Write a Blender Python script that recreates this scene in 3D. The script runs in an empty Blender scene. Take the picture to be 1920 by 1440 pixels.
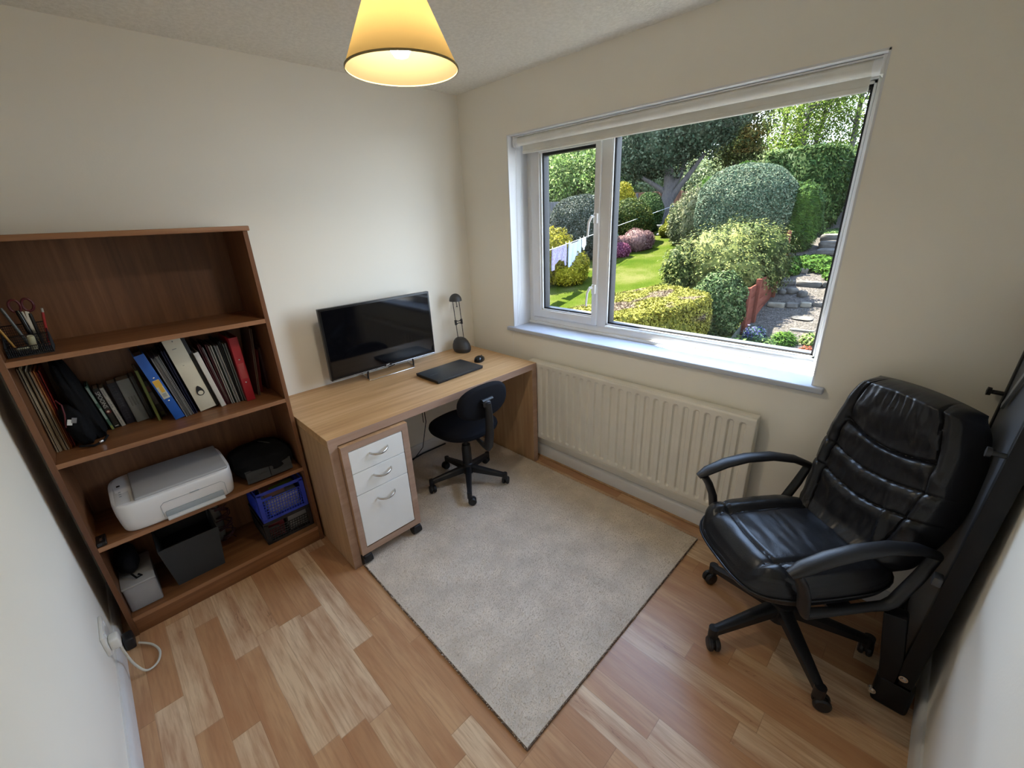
import bpy, bmesh, math, random
import numpy as np
from mathutils import Vector, Matrix, Quaternion, noise as mnoise
PI = math.pi
random.seed(7)
scn = bpy.context.scene
COL = scn.collection

# ------------------------------------------------------------------ camera
cam_d = bpy.data.cameras.new('camera'); cam = bpy.data.objects.new('camera', cam_d); COL.objects.link(cam)
cam_d.sensor_fit = 'HORIZONTAL'; cam_d.sensor_width = 36.0
cam_d.lens = 796.41 / 1920 * 36.0
cam_d.clip_start = 0.02; cam_d.clip_end = 300
rt = Vector((0.70470938, -0.70838584, -0.03967618)); up = Vector((0.28401032, 0.23040704, 0.93072592)); fw = Vector((0.65017139, 0.66715973, -0.36355889))
cam.matrix_world = Matrix(((rt.x, up.x, -fw.x, -2.0354), (rt.y, up.y, -fw.y, -2.4849), (rt.z, up.z, -fw.z, 1.6204), (0, 0, 0, 1)))
scn.camera = cam

# ------------------------------------------------------------------ world, sun, exposure
scn.view_settings.view_transform = 'Standard'; scn.view_settings.look = 'None'
scn.view_settings.gamma = 1.0; scn.view_settings.use_curve_mapping = False
scn.view_settings.exposure = 1.36
try:
    scn.cycles.max_bounces = 14; scn.cycles.diffuse_bounces = 8; scn.cycles.transparent_max_bounces = 24
    scn.cycles.transmission_bounces = 8; scn.cycles.sample_clamp_indirect = 6.0
    scn.cycles.use_denoising = True
except Exception:
    pass
SKY = 4.4
SUN = 40.0
BULB = 122.0
world = bpy.data.worlds.new('sky'); scn.world = world; world.use_nodes = True
wn = world.node_tree; wn.nodes.clear()
w_out = wn.nodes.new('ShaderNodeOutputWorld'); w_bg = wn.nodes.new('ShaderNodeBackground')
w_tc = wn.nodes.new('ShaderNodeTexCoord'); w_sx = wn.nodes.new('ShaderNodeSeparateXYZ'); w_cr = wn.nodes.new('ShaderNodeValToRGB')
w_cr.color_ramp.elements[0].position = 0.0; w_cr.color_ramp.elements[0].color = (0.79, 0.89, 1.0, 1)
w_cr.color_ramp.elements[1].position = 0.75; w_cr.color_ramp.elements[1].color = (0.44, 0.63, 1.0, 1)
wn.links.new(w_tc.outputs['Generated'], w_sx.inputs[0]); wn.links.new(w_sx.outputs['Z'], w_cr.inputs[0])
wn.links.new(w_cr.outputs[0], w_bg.inputs['Color']); wn.links.new(w_bg.outputs[0], w_out.inputs[0])
w_bg.inputs['Strength'].default_value = SKY
sun_d = bpy.data.lights.new('sun', 'SUN'); sun_d.energy = SUN; sun_d.angle = 0.01; sun_d.color = (1.0, 0.95, 0.85)
sun = bpy.data.objects.new('sun', sun_d); COL.objects.link(sun)
sun.rotation_mode = 'QUATERNION'; sun.rotation_quaternion = Vector((0.15, 0.6, 1.0)).to_track_quat('Z', 'Y'); sun.location = (6, 8, 14)
# sampling portal in the window opening (adds no light of its own)
po_d = bpy.data.lights.new('window_portal', 'AREA'); po_d.shape = 'RECTANGLE'; po_d.size = 1.76; po_d.size_y = 1.16
po_d.cycles.is_portal = True
po = bpy.data.objects.new('window_portal', po_d); COL.objects.link(po)
po.matrix_world = Matrix(((0, 0, 1, 0.31), (1, 0, 0, -1.316), (0, 1, 0, 1.50), (0, 0, 0, 1)))

# ------------------------------------------------------------------ materials
def lin(c):
    if isinstance(c, str):
        c = [int(c[i:i + 2], 16) / 255 for i in (0, 2, 4)]
        c = [v / 12.92 if v <= 0.04045 else ((v + 0.055) / 1.055) ** 2.4 for v in c]
    return (c[0], c[1], c[2], 1)

class NT:
    def __init__(s, name):
        s.m = bpy.data.materials.new(name); s.m.use_nodes = True; s.t = s.m.node_tree
        s.p = s.t.nodes['Principled BSDF']; s.out = s.t.nodes['Material Output']
    def n(s, kind, **kw):
        nd = s.t.nodes.new('ShaderNode' + kind)
        for k, v in kw.items():
            if k.startswith('i_'):
                nd.inputs[int(k[2:]) if k[2:].isdigit() else k[2:]].default_value = v
            else: setattr(nd, k, v)
        return nd
    def l(s, a, b): s.t.links.new(a, b)
    def math(s, op, a, b=None, c=None):
        nd = s.n('Math', operation=op)
        for i, v in enumerate((a, b, c)):
            if v is None: continue
            if isinstance(v, (int, float)): nd.inputs[i].default_value = v
            else: s.l(v, nd.inputs[i])
        return nd.outputs[0]
    def ramp(s, fac, stops):
        r = s.n('ValToRGB'); cr = r.color_ramp
        while len(cr.elements) < len(stops): cr.elements.new(0.5)
        for e, (p, c) in zip(cr.elements, stops): e.position = p; e.color = lin(c)
        s.l(fac, r.inputs[0]); return r.outputs[0]
    def coords(s, scale=(1, 1, 1), rot=(0, 0, 0)):
        tc = s.n('TexCoord'); mp = s.n('Mapping'); mp.inputs['Scale'].default_value = scale; mp.inputs['Rotation'].default_value = rot
        s.l(tc.outputs['Object'], mp.inputs[0]); return mp.outputs[0]
    def noise(s, vec, scale, detail=3, rough=0.5):
        nd = s.n('TexNoise'); nd.inputs['Scale'].default_value = scale; nd.inputs['Detail'].default_value = detail; nd.inputs['Roughness'].default_value = rough
        s.l(vec, nd.inputs['Vector']); return nd.outputs['Fac']
    def mix(s, fac, a, b, mode='MIX'):
        nd = s.n('MixRGB', blend_type=mode)
        for i, v in enumerate((fac, a, b)):
            if isinstance(v, (int, float)): nd.inputs[i].default_value = v
            elif isinstance(v, (tuple, str, list)): nd.inputs[i].default_value = lin(v)
            else: s.l(v, nd.inputs[i])
        return nd.outputs[0]
    def bump(s, h, strength, dist=0.01):
        b = s.n('Bump'); b.inputs['Strength'].default_value = strength; b.inputs['Distance'].default_value = dist
        s.l(h, b.inputs['Height']); s.l(b.outputs[0], s.p.inputs['Normal'])

def plain(name, c, rough=0.5, metal=0.0, vary=0.06, bump=0.0, bscale=200, coat=0.0, spec=0.5):
    t = NT(name); v = t.coords(); f = t.noise(v, 9, 3)
    c = lin(c); d = [max(0, x * (1 - vary)) for x in c[:3]]; e = [min(1, x * (1 + vary)) for x in c[:3]]
    t.l(t.ramp(f, [(0.3, d), (0.7, e)]), t.p.inputs['Base Color'])
    t.p.inputs['Roughness'].default_value = rough; t.p.inputs['Metallic'].default_value = metal
    t.p.inputs['Specular IOR Level'].default_value = spec
    t.p.inputs['Coat Weight'].default_value = coat
    if bump: t.bump(t.noise(v, bscale, 4), bump, 0.002)
    return t.m

def wood(name, c0, c1, c2, axis='x', rough=0.4, scale=1.0):
    t = NT(name); sc = {'x': (1.2, 22, 22), 'y': (22, 1.2, 22), 'z': (22, 22, 1.2)}[axis]
    v = t.coords(tuple(q * scale for q in sc)); f1 = t.noise(v, 1.6, 6, 0.65)
    sc2 = {'x': (0.6, 7, 7), 'y': (7, 0.6, 7), 'z': (7, 7, 0.6)}[axis]
    v2 = t.coords(tuple(q * scale for q in sc2)); f2 = t.noise(v2, 1.3, 2, 0.5)
    f = t.math('MULTIPLY_ADD', f1, 0.6, t.math('MULTIPLY', f2, 0.4))
    t.l(t.ramp(f, [(0.34, c0), (0.5, c1), (0.64, c2)]), t.p.inputs['Base Color'])
    t.p.inputs['Roughness'].default_value = rough; t.bump(f1, 0.05, 0.002)
    return t.m

M = {}
# painted walls and artex ceiling
t = NT('wall_paint'); v = t.coords(); t.l(t.ramp(t.noise(v, 1.5, 2), [(0.3, (0.845, 0.82, 0.745)), (0.7, (0.87, 0.845, 0.77))]), t.p.inputs['Base Color'])
t.p.inputs['Roughness'].default_value = 0.75; t.bump(t.noise(v, 140, 4), 0.12, 0.002); M['wall'] = t.m
t = NT('ceiling_artex'); v = t.coords(); t.l(t.ramp(t.noise(v, 60, 3), [(0.35, (0.80, 0.785, 0.72)), (0.65, (0.88, 0.865, 0.80))]), t.p.inputs['Base Color'])
t.p.inputs['Roughness'].default_value = 0.8; t.bump(t.noise(v, 75, 5, 0.7), 0.9, 0.006); M['ceiling'] = t.m
# laminate floor: short strips running along y
t = NT('laminate_floor'); tc = t.n('TexCoord'); sp = t.n('SeparateXYZ'); t.l(tc.outputs['Object'], sp.inputs[0])
X_, Y_ = sp.outputs['X'], sp.outputs['Y']
rowf = t.math('DIVIDE', X_, 0.088); row = t.math('FLOOR', rowf); rfr = t.math('FRACT', rowf)
wn1 = t.n('TexWhiteNoise', noise_dimensions='1D'); t.l(row, wn1.inputs['W'])
yo = t.math('ADD', t.math('DIVIDE', Y_, 0.62), t.math('MULTIPLY', wn1.outputs['Value'], 7.3)); cell = t.math('FLOOR', yo); cfr = t.math('FRACT', yo)
cb = t.n('CombineXYZ'); t.l(row, cb.inputs[0]); t.l(cell, cb.inputs[1])
wn2 = t.n('TexWhiteNoise', noise_dimensions='3D'); t.l(cb.outputs[0], wn2.inputs['Vector'])
base = t.ramp(wn2.outputs['Value'], [(0.0, (0.50, 0.27, 0.135)), (0.35, (0.60, 0.36, 0.19)), (0.6, (0.68, 0.47, 0.28)), (1.0, (0.78, 0.60, 0.41))])
# grain: stretched noise, offset by strip
off = t.n('VectorMath', operation='MULTIPLY_ADD'); off.inputs[1].default_value = (14, 2.0, 1); t.l(tc.outputs['Object'], off.inputs[0])
mul = t.n('VectorMath', operation='SCALE'); mul.inputs['Scale'].default_value = 13.0; t.l(cb.outputs[0], mul.inputs[0]); t.l(mul.outputs[0], off.inputs[2])
g1 = t.noise(off.outputs[0], 1.3, 4, 0.55)
off2 = t.n('VectorMath', operation='MULTIPLY_ADD'); off2.inputs[1].default_value = (60, 3.5, 1); t.l(tc.outputs['Object'], off2.inputs[0]); t.l(mul.outputs[0], off2.inputs[2])
g2 = t.noise(off2.outputs[0], 1.6, 3, 0.6)
c1 = t.mix(t.ramp(g1, [(0.36, (0.65, 0.65, 0.65)), (0.60, (0, 0, 0))]), base, (0.40, 0.18, 0.085))
c2 = t.mix(t.ramp(g2, [(0.35, (0.45, 0.45, 0.45)), (0.55, (0, 0, 0))]), c1, (0.36, 0.18, 0.09))
crk = t.ramp(t.math('ABSOLUTE', t.math('SUBTRACT', g1, 0.36)), [(0.0, (0.45, 0.45, 0.45)), (0.008, (0, 0, 0))])
c3 = t.mix(t.math('MULTIPLY', crk, t.math('GREATER_THAN', wn2.outputs['Value'], 0.55)), c2, (0.14, 0.06, 0.03))
e1 = t.math('LESS_THAN', rfr, 0.02); e2 = t.math('LESS_THAN', cfr, 0.004)
c4 = t.mix(t.math('MULTIPLY', t.math('MAXIMUM', e1, e2), 0.35), c3, (0.2, 0.1, 0.05))
t.l(c4, t.p.inputs['Base Color']); t.p.inputs['Roughness'].default_value = 0.33; t.bump(g2, 0.04, 0.001)
M['floor'] = t.m
# rug
t = NT('rug_pile'); v = t.coords(); f = t.math('ADD', t.math('MULTIPLY', t.noise(v, 260, 2), 0.6), t.math('MULTIPLY', t.noise(v, 7, 3), 0.4))
t.l(t.ramp(f, [(0.33, (0.58, 0.505, 0.43)), (0.5, (0.76, 0.68, 0.59)), (0.68, (0.90, 0.83, 0.74))]), t.p.inputs['Base Color'])
t.p.inputs['Roughness'].default_value = 0.95; t.p.inputs['Specular IOR Level'].default_value = 0.1
tl = t.n('BsdfTranslucent'); tl.inputs[0].default_value = (0.88, 0.79, 0.68, 1); mx = t.n('MixShader'); mx.inputs[0].default_value = 0.4; t.l(t.p.outputs[0], mx.inputs[1]); t.l(tl.outputs[0], mx.inputs[2]); t.l(mx.outputs[0], t.out.inputs[0]); M['rug'] = t.m
M['rug_base'] = plain('rug_base_pile', (0.70, 0.62, 0.53), 0.95, vary=0.12, bump=1.0, bscale=300, spec=0.1)
M['bookcase_z'] = wood('teak_board_upright', (0.092, 0.034, 0.013), (0.150, 0.060, 0.023), (0.21, 0.092, 0.038), 'z', 0.45)
M['bookcase_x'] = wood('teak_board_level', (0.130, 0.050, 0.019), (0.20, 0.082, 0.031), (0.27, 0.12, 0.048), 'x', 0.4)
M['bookcase_edge'] = wood('teak_edging', (0.21, 0.092, 0.042), (0.29, 0.135, 0.062), (0.36, 0.18, 0.088), 'x', 0.45)
M['oak_x'] = wood('oak_veneer_level', (0.42, 0.235, 0.10), (0.56, 0.335, 0.155), (0.66, 0.43, 0.225), 'x', 0.38)
M['oak_z'] = wood('oak_veneer_upright', (0.36, 0.20, 0.10), (0.46, 0.28, 0.145), (0.55, 0.36, 0.20), 'z', 0.42)
M['oak_edge'] = wood('oak_edging', (0.33, 0.20, 0.14), (0.40, 0.26, 0.185), (0.46, 0.31, 0.23), 'x', 0.5)
M['gloss_white'] = plain('white_gloss_paint', (0.83, 0.84, 0.84), 0.3, vary=0.02)
M['upvc'] = plain('white_window_plastic', (0.80, 0.80, 0.79), 0.25, vary=0.02)
M['sill_sky_tint'] = plain('white_sill_sky_tinted', (0.50, 0.54, 0.62), 0.5, vary=0.02)  # white sill; the sky's dimmer blue cast is put into its colour
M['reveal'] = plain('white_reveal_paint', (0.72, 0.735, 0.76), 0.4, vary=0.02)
M['gasket'] = plain('black_gasket', (0.008, 0.008, 0.010), 0.6)
M['blind'] = plain('cream_blind_fabric', (0.78, 0.77, 0.71), 0.8, bump=0.2, bscale=400)
M['radiator'] = plain('cream_radiator_enamel', (0.78, 0.745, 0.66), 0.33, vary=0.03)
M['skirting'] = plain('white_skirting_gloss', (0.72, 0.72, 0.72), 0.35, vary=0.03)
M['drawer_white'] = plain('white_drawer_front', (0.88, 0.875, 0.84), 0.35, vary=0.015)
M['chrome'] = plain('brushed_steel', (0.62, 0.60, 0.57), 0.25, 1.0)
M['steel'] = plain('bright_steel_bolt', (0.75, 0.75, 0.75), 0.2, 1.0)
M['black_plastic'] = plain('black_plastic', (0.010, 0.010, 0.012), 0.46, bump=0.1, bscale=500)
M['black_fabric'] = plain('black_seat_fabric', (0.0085, 0.0085, 0.011), 0.9, bump=0.4, bscale=600, spec=0.15)
M['black_gloss'] = plain('black_gloss_plastic', (0.006, 0.006, 0.007), 0.16)
M['bezel'] = plain('black_bezel_plastic', (0.005, 0.005, 0.006), 0.30, spec=0.3)
M['screen'] = plain('dark_glossy_screen', (0.003, 0.003, 0.004), 0.06, vary=0.0)
M['lamp_grey'] = plain('charcoal_speckled_plastic', (0.035, 0.033, 0.032), 0.5, bump=0.3, bscale=300)
M['printer'] = plain('white_printer_plastic', (0.70, 0.69, 0.68), 0.45, vary=0.02)
M['printer_lid'] = plain('pale_grey_printer_lid', (0.36, 0.355, 0.35), 0.5, vary=0.02)
M['tray'] = plain('silver_grey_tray', (0.28, 0.31, 0.33), 0.25, vary=0.05)
M['grey_felt'] = plain('charcoal_felt', (0.045, 0.047, 0.050), 0.95, bump=0.5, bscale=500, spec=0.1)
M['bag'] = plain('black_nylon', (0.0045, 0.0045, 0.0055), 0.8, bump=0.5, bscale=350, spec=0.15)
M['strap_red'] = plain('dark_red_cord', (0.10, 0.012, 0.018), 0.7)
M['table_grey'] = plain('blue_grey_table_board', (0.06, 0.068, 0.085), 0.4)
M['table_black'] = plain('black_enamelled_frame', (0.007, 0.007, 0.008), 0.45, spec=0.25)
M['white_plastic'] = plain('white_socket_plastic', (0.74, 0.73, 0.68), 0.4, vary=0.02)
M['cable_white'] = plain('cream_cable', (0.62, 0.60, 0.52), 0.5)
M['brass'] = plain('brown_wood_knob', (0.20, 0.08, 0.03), 0.4)
# leather
t = NT('black_leather'); v = t.coords(); t.p.inputs['Base Color'].default_value = (0.010, 0.010, 0.012, 1)
vo = t.n('TexVoronoi'); vo.inputs['Scale'].default_value = 260; t.l(v, vo.inputs['Vector'])
f = t.math('ADD', t.math('MULTIPLY', vo.outputs['Distance'], 0.35), t.math('MULTIPLY', t.noise(v, 9, 3, 0.5), 1.6))
t.bump(f, 0.18, 0.003); t.p.inputs['Roughness'].default_value = 0.33; t.p.inputs['Coat Weight'].default_value = 0.08; t.p.inputs['Coat Roughness'].default_value = 0.25; t.p.inputs['Specular IOR Level'].default_value = 0.38; M['leather'] = t.m
# glass: thin pane
t = NT('window_glass'); t.t.nodes.remove(t.p); tr = t.n('BsdfTransparent'); gl = t.n('BsdfGlossy'); gl.inputs['Roughness'].default_value = 0.01
fr = t.n('Fresnel'); fr.inputs['IOR'].default_value = 1.5; mx = t.n('MixShader')
t.l(fr.outputs[0], mx.inputs[0]); t.l(tr.outputs[0], mx.inputs[1]); t.l(gl.outputs[0], mx.inputs[2]); t.l(mx.outputs[0], t.out.inputs[0])
tr.inputs[0].default_value = (0.95, 0.97, 0.96, 1); M['glass'] = t.m
# lamp shade
t = NT('cream_lampshade'); t.t.nodes.remove(t.p); df = t.n('BsdfDiffuse'); tl = t.n('BsdfTranslucent'); mx = t.n('MixShader'); mx.inputs[0].default_value = 0.36
df.inputs[0].default_value = (0.145, 0.105, 0.058, 1); tl.inputs[0].default_value = (0.60, 0.49, 0.29, 1)
t.l(df.outputs[0], mx.inputs[1]); t.l(tl.outputs[0], mx.inputs[2]); t.l(mx.outputs[0], t.out.inputs[0]); M['shade'] = t.m
t = NT('lit_bulb'); t.t.nodes.remove(t.p); em = t.n('Emission'); em.inputs[0].default_value = (1.0, 0.89, 0.70, 1); em.inputs[1].default_value = BULB
t.l(em.outputs[0], t.out.inputs[0]); M['bulb'] = t.m
t = NT('clear_plastic'); t.t.nodes.remove(t.p); tr = t.n('BsdfTransparent'); df = t.n('BsdfPrincipled'); df.inputs['Base Color'].default_value = (0.42, 0.42, 0.44, 1); df.inputs['Roughness'].default_value = 0.3
mx = t.n('MixShader'); mx.inputs[0].default_value = 0.62; t.l(tr.outputs[0], mx.inputs[1]); t.l(df.outputs[0], mx.inputs[2]); t.l(mx.outputs[0], t.out.inputs[0]); M['clear'] = t.m

GF = 0.41   # foliage and soil reflect little light
def leafmat(name, dark, mid, light, scale=14, trans=0.25, patch=None):
    dark, mid, light = [tuple(q * GF for q in c_) for c_ in (dark, mid, light)]
    if patch: patch = tuple(q * GF for q in patch)
    t = NT(name); v = t.coords(); geo = t.n('NewGeometry')
    f = t.math('ADD', t.math('MULTIPLY', geo.outputs['Random Per Island'], 0.55), t.math('MULTIPLY', t.noise(v, scale, 2), 0.45))
    c = t.ramp(f, [(0.22, dark), (0.5, mid), (0.78, light)])
    if patch:
        c = t.mix(t.ramp(t.noise(t.coords((0.7, 2.0, 1)), 2.1, 3), [(0.54, (0, 0, 0)), (0.62, (0.85, 0.85, 0.85))]), c, patch)
    t.l(c, t.p.inputs['Base Color']); t.p.inputs['Roughness'].default_value = 0.6; t.p.inputs['Specular IOR Level'].default_value = 0.02
    tl = t.n('BsdfTranslucent'); t.l(c, tl.inputs[0]); mx = t.n('MixShader'); mx.inputs[0].default_value = trans
    t.l(t.p.outputs[0], mx.inputs[1]); t.l(tl.outputs[0], mx.inputs[2]); t.l(mx.outputs[0], t.out.inputs[0])
    return t.m

# ------------------------------------------------------------------ mesh builder
class MB:
    def __init__(s): s.bm = bmesh.new(); s.mats = []
    def _mi(s, faces, mi):
        for f in faces: f.material_index = mi
    def box(s, c, size, rot=None, bevel=0.0, seg=2, mi=0):
        r = bmesh.ops.create_cube(s.bm, size=1.0); vs = r['verts']
        m = Matrix.Translation(Vector(c)) @ (rot.to_matrix().to_4x4() if rot is not None and hasattr(rot, 'to_matrix') else (rot if rot is not None else Matrix.Identity(4))) @ Matrix.Diagonal((size[0], size[1], size[2], 1))
        bmesh.ops.transform(s.bm, matrix=m, verts=vs)
        fs = set(f for v in vs for f in v.link_faces)
        s._mi(fs, mi)
        if bevel > 0:
            es = list(set(e for v in vs for e in v.link_edges))
            r2 = bmesh.ops.bevel(s.bm, geom=es, offset=bevel, segments=seg, profile=0.5, affect='EDGES', material=mi)
        return s
    def bx(s, x0, x1, y0, y1, z0, z1, bevel=0.0, seg=2, mi=0):
        return s.box(((x0 + x1) / 2, (y0 + y1) / 2, (z0 + z1) / 2), (abs(x1 - x0), abs(y1 - y0), abs(z1 - z0)), None, bevel, seg, mi)
    def tube(s, pts, r, seg=12, caps=True, mi=0):
        pts = [Vector(p) for p in pts]; n = len(pts)
        rs = r if isinstance(r, (list, tuple)) else [r] * n
        rings = []; prev = None
        for i, p in enumerate(pts):
            d = (pts[min(i + 1, n - 1)] - pts[max(i - 1, 0)]).normalized()
            if prev is None:
                a = Vector((0, 0, 1)) if abs(d.z) < 0.9 else Vector((1, 0, 0)); u = d.cross(a).normalized()
            else: u = (prev - d * prev.dot(d)).normalized()
            prev = u; w = d.cross(u)
            rr = rs[i] if isinstance(rs[i], (list, tuple)) else (rs[i], rs[i])
            rings.append([s.bm.verts.new(p + u * math.cos(2 * PI * k / seg) * rr[0] + w * math.sin(2 * PI * k / seg) * rr[1]) for k in range(seg)])
        for a, b in zip(rings, rings[1:]):
            for k in range(seg):
                f = s.bm.faces.new((a[k], a[(k + 1) % seg], b[(k + 1) % seg], b[k])); f.material_index = mi; f.smooth = True
        if caps:
            s.bm.faces.new(rings[0][::-1]).material_index = mi; s.bm.faces.new(rings[-1]).material_index = mi
        return s
    def cyl(s, p0, p1, r0, r1=None, seg=20, mi=0): return s.tube([p0, p1], [r0, r0 if r1 is None else r1], seg, True, mi)
    def lathe(s, prof, c=(0, 0, 0), seg=32, mi=0, axis=None):
        c = Vector(c); q = Vector((0, 0, 1)).rotation_difference(Vector(axis)) if axis else Quaternion()
        rings = []
        for (r, z) in prof:
            if r < 1e-6: rings.append([s.bm.verts.new(c + q @ Vector((0, 0, z)))])
            else: rings.append([s.bm.verts.new(c + q @ Vector((r * math.cos(2 * PI * k / seg), r * math.sin(2 * PI * k / seg), z))) for k in range(seg)])
        for a, b in zip(rings, rings[1:]):
            for k in range(seg):
                k2 = (k + 1) % seg
                if len(a) == 1 and len(b) == 1: continue
                vs = (a[0], b[k2], b[k]) if len(a) == 1 else ((a[k], a[k2], b[0]) if len(b) == 1 else (a[k], a[k2], b[k2], b[k]))
                f = s.bm.faces.new(vs); f.material_index = mi; f.smooth = True
        return s
    def prism(s, pts, h, mat, mi=0, bevel=0.0):
        # polygon in local xy, extruded +z by h, placed by matrix
        vs = [s.bm.verts.new(mat @ Vector((x, y, 0))) for x, y in pts]; vt = [s.bm.verts.new(mat @ Vector((x, y, h))) for x, y in pts]
        n = len(pts); fs = [s.bm.faces.new(vs[::-1]), s.bm.faces.new(vt)]
        for k in range(n): fs.append(s.bm.faces.new((vs[k], vs[(k + 1) % n], vt[(k + 1) % n], vt[k])))
        s._mi(fs, mi)
        if bevel > 0:
            es = list(set(e for f in fs[:2] for e in f.edges)); bmesh.ops.bevel(s.bm, geom=es, offset=bevel, segments=2, profile=0.5, affect='EDGES', material=mi)
        return s
    def grid(s, fn, nu, nv, mi=0, closed_u=False):
        g = [[s.bm.verts.new(fn(i / nu, j / nv)) for j in range(nv + 1)] for i in range(nu + (0 if closed_u else 1))]
        for i in range(nu):
            for j in range(nv):
                a = g[i]; b = g[(i + 1) % len(g)]
                f = s.bm.faces.new((a[j], b[j], b[j + 1], a[j + 1])); f.material_index = mi; f.smooth = True
        return s
    def build(s, name, mats, parent=None, smooth=False, autosmooth=True):
        bmesh.ops.recalc_face_normals(s.bm, faces=s.bm.faces)
        me = bpy.data.meshes.new(name); s.bm.to_mesh(me); s.bm.free()
        if not isinstance(mats, (list, tuple)): mats = [mats]
        for m in mats: me.materials.append(m)
        if smooth:
            for p in me.polygons: p.use_smooth = True
        if autosmooth:
            try: me.set_sharp_from_angle(angle=math.radians(40))
            except Exception: pass
            if smooth is False:
                pass
        o = bpy.data.objects.new(name, me); COL.objects.link(o)
        if parent: o.parent = parent
        return o

def smooth(pts, n=8):
    P = [Vector(p) for p in pts]; out = []
    for k in range(len(P) - 1):
        a, b, c, d = P[max(0, k - 1)], P[k], P[k + 1], P[min(len(P) - 1, k + 2)]
        for j in range(n):
            t_ = j / n; out.append(0.5 * ((2 * b) + (c - a) * t_ + (2 * a - 5 * b + 4 * c - d) * t_ ** 2 + (-a + 3 * b - 3 * c + d) * t_ ** 3))
    return out + [P[-1]]
def tag(o, label=None, cat=None, group=None, kind=None):
    if label: o['label'] = label
    if cat: o['category'] = cat
    if group: o['group'] = group
    if kind: o['kind'] = kind
    return o
def thing(name, label, cat, loc=(0, 0, 0), rz=0, group=None, rot=None):
    o = bpy.data.objects.new(name, None); COL.objects.link(o); o.location = loc
    o.rotation_euler = rot if rot else (0, 0, rz); o.empty_display_size = 0.05
    return tag(o, label, cat, group)
def struct(name, mb, m, **k):
    return tag(mb.build(name, m, **k), kind='structure')
def copy_tree(o, parent=None):
    c = o.copy(); COL.objects.link(c)
    if parent: c.parent = parent
    for ch in [x for x in COL.objects if x.parent == o]: copy_tree(ch, c)
    return c
def text_mb(name, body, size, mat4, m, parent, depth=0.0006, label=None):
    cu = bpy.data.curves.new(name, 'FONT'); cu.body = body; cu.size = size; cu.extrude = depth; cu.align_x = 'CENTER'; cu.align_y = 'CENTER'; cu.resolution_u = 2
    ob = bpy.data.objects.new(name + '_tmp', cu); COL.objects.link(ob)
    me = bpy.data.meshes.new_from_object(ob.evaluated_get(bpy.context.evaluated_depsgraph_get())) if False else bpy.data.meshes.new_from_object(ob)
    COL.objects.unlink(ob); bpy.data.objects.remove(ob)
    me.transform(mat4); me.materials.clear(); me.materials.append(m); me.name = name
    o = bpy.data.objects.new(name, me); COL.objects.link(o); o.parent = parent
    return o

# ------------------------------------------------------------------ room shell
LX, RY, H = -2.352, -2.762, 2.3636
WY0, WY1, WZ0, WZ1 = -0.440, -2.193, 0.9215, 2.0789
mb = MB(); mb.bx(LX - 0.1, 0.0, RY - 0.1, 0.0, -0.12, 0.0); struct('floor', mb, M['floor'])
mb = MB(); mb.bx(LX - 0.1, 0.3, RY - 0.1, 0.1, H, H + 0.12); struct('ceiling', mb, M['ceiling'])
mb = MB(); mb.bx(LX - 0.1, 0.3, 0.0, 0.1, -0.12, H); struct('wall_back', mb, M['wall'])
mb = MB(); mb.bx(LX - 0.1, LX, RY, 0.0, -0.0, H); struct('wall_left', mb, M['wall'])
mb = MB(); mb.bx(LX - 0.1, 0.0, RY - 0.1, RY, 0.0, H); struct('wall_front', mb, M['wall'])
mb = MB()
mb.bx(0, 0.3, RY - 0.1, WY1, -0.12, H); mb.bx(0, 0.3, WY0, 0.0, -0.12, H)
mb.bx(0, 0.3, WY1, WY0, -0.12, WZ0 - 0.03); mb.bx(0, 0.3, WY1, WY0, WZ1, H)
struct('wall_right', mb, M['wall'])
# skirting boards
def skirt(name, prof_len, mat4):
    mb = MB(); h = 0.092; pts = [(0, 0), (0.017, 0), (0.017, h - 0.022), (0.012, h - 0.008), (0.006, h), (0, h)]
    mb.prism(pts, prof_len, mat4); struct(name, mb, M['skirting'])
# local x = out from wall, local y = up, extrude along wall
skirt('baseboard_right', abs(RY), Matrix(((-1, 0, 0, 0), (0, 0, -1, 0), (0, 1, 0, 0), (0, 0, 0, 1))))
skirt('baseboard_back', abs(LX), Matrix(((0, 0, -1, 0), (-1, 0, 0, 0), (0, 1, 0, 0), (0, 0, 0, 1))))
skirt('baseboard_left', abs(RY), Matrix(((1, 0, 0, LX), (0, 0, -1, 0), (0, 1, 0, 0), (0, 0, 0, 1))))
skirt('baseboard_front', abs(LX), Matrix(((0, 0, -1, 0), (1, 0, 0, RY), (0, 1, 0, 0), (0, 0, 0, 1))))
# brown expansion strip along the window wall
mb = MB(); mb.bx(-0.030, -0.017, RY + 0.02, -0.02, 0.0, 0.010, bevel=0.003); struct('trim_1', mb, M['oak_z'])

# window: white frame, opening casement, fixed pane
FX0, FX1 = 0.165, 0.235
WIN = struct('window_1', (lambda m: (m.bx(FX0, FX1, WY0 - 0.045, WY0, WZ0, WZ1, 0.004), m.bx(FX0, FX1, WY1, WY1 + 0.042, WZ0, WZ1, 0.004),
     m.bx(FX0 + 0.001, FX1 - 0.001, WY1 + 0.002, WY0 - 0.002, WZ0 + 0.0005, WZ0 + 0.052, 0.004), m.bx(FX0 + 0.001, FX1 - 0.001, WY1 + 0.002, WY0 - 0.002, WZ1 - 0.05, WZ1 - 0.0005, 0.004),
     m.bx(FX0 + 0.002, FX1 - 0.002, -1.066, -1.004, WZ0 + 0.002, WZ1 - 0.002, 0.004), m.bx(FX0 - 0.012, FX0 + 0.01, WY1, WY0, WZ0, WZ0 + 0.018, 0.003), m)[-1])(MB()), M['upvc'])
CY0, CY1, CZ0, CZ1 = -0.488, -1.006, 0.975, 2.026
mb = MB(); w = 0.070
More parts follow.
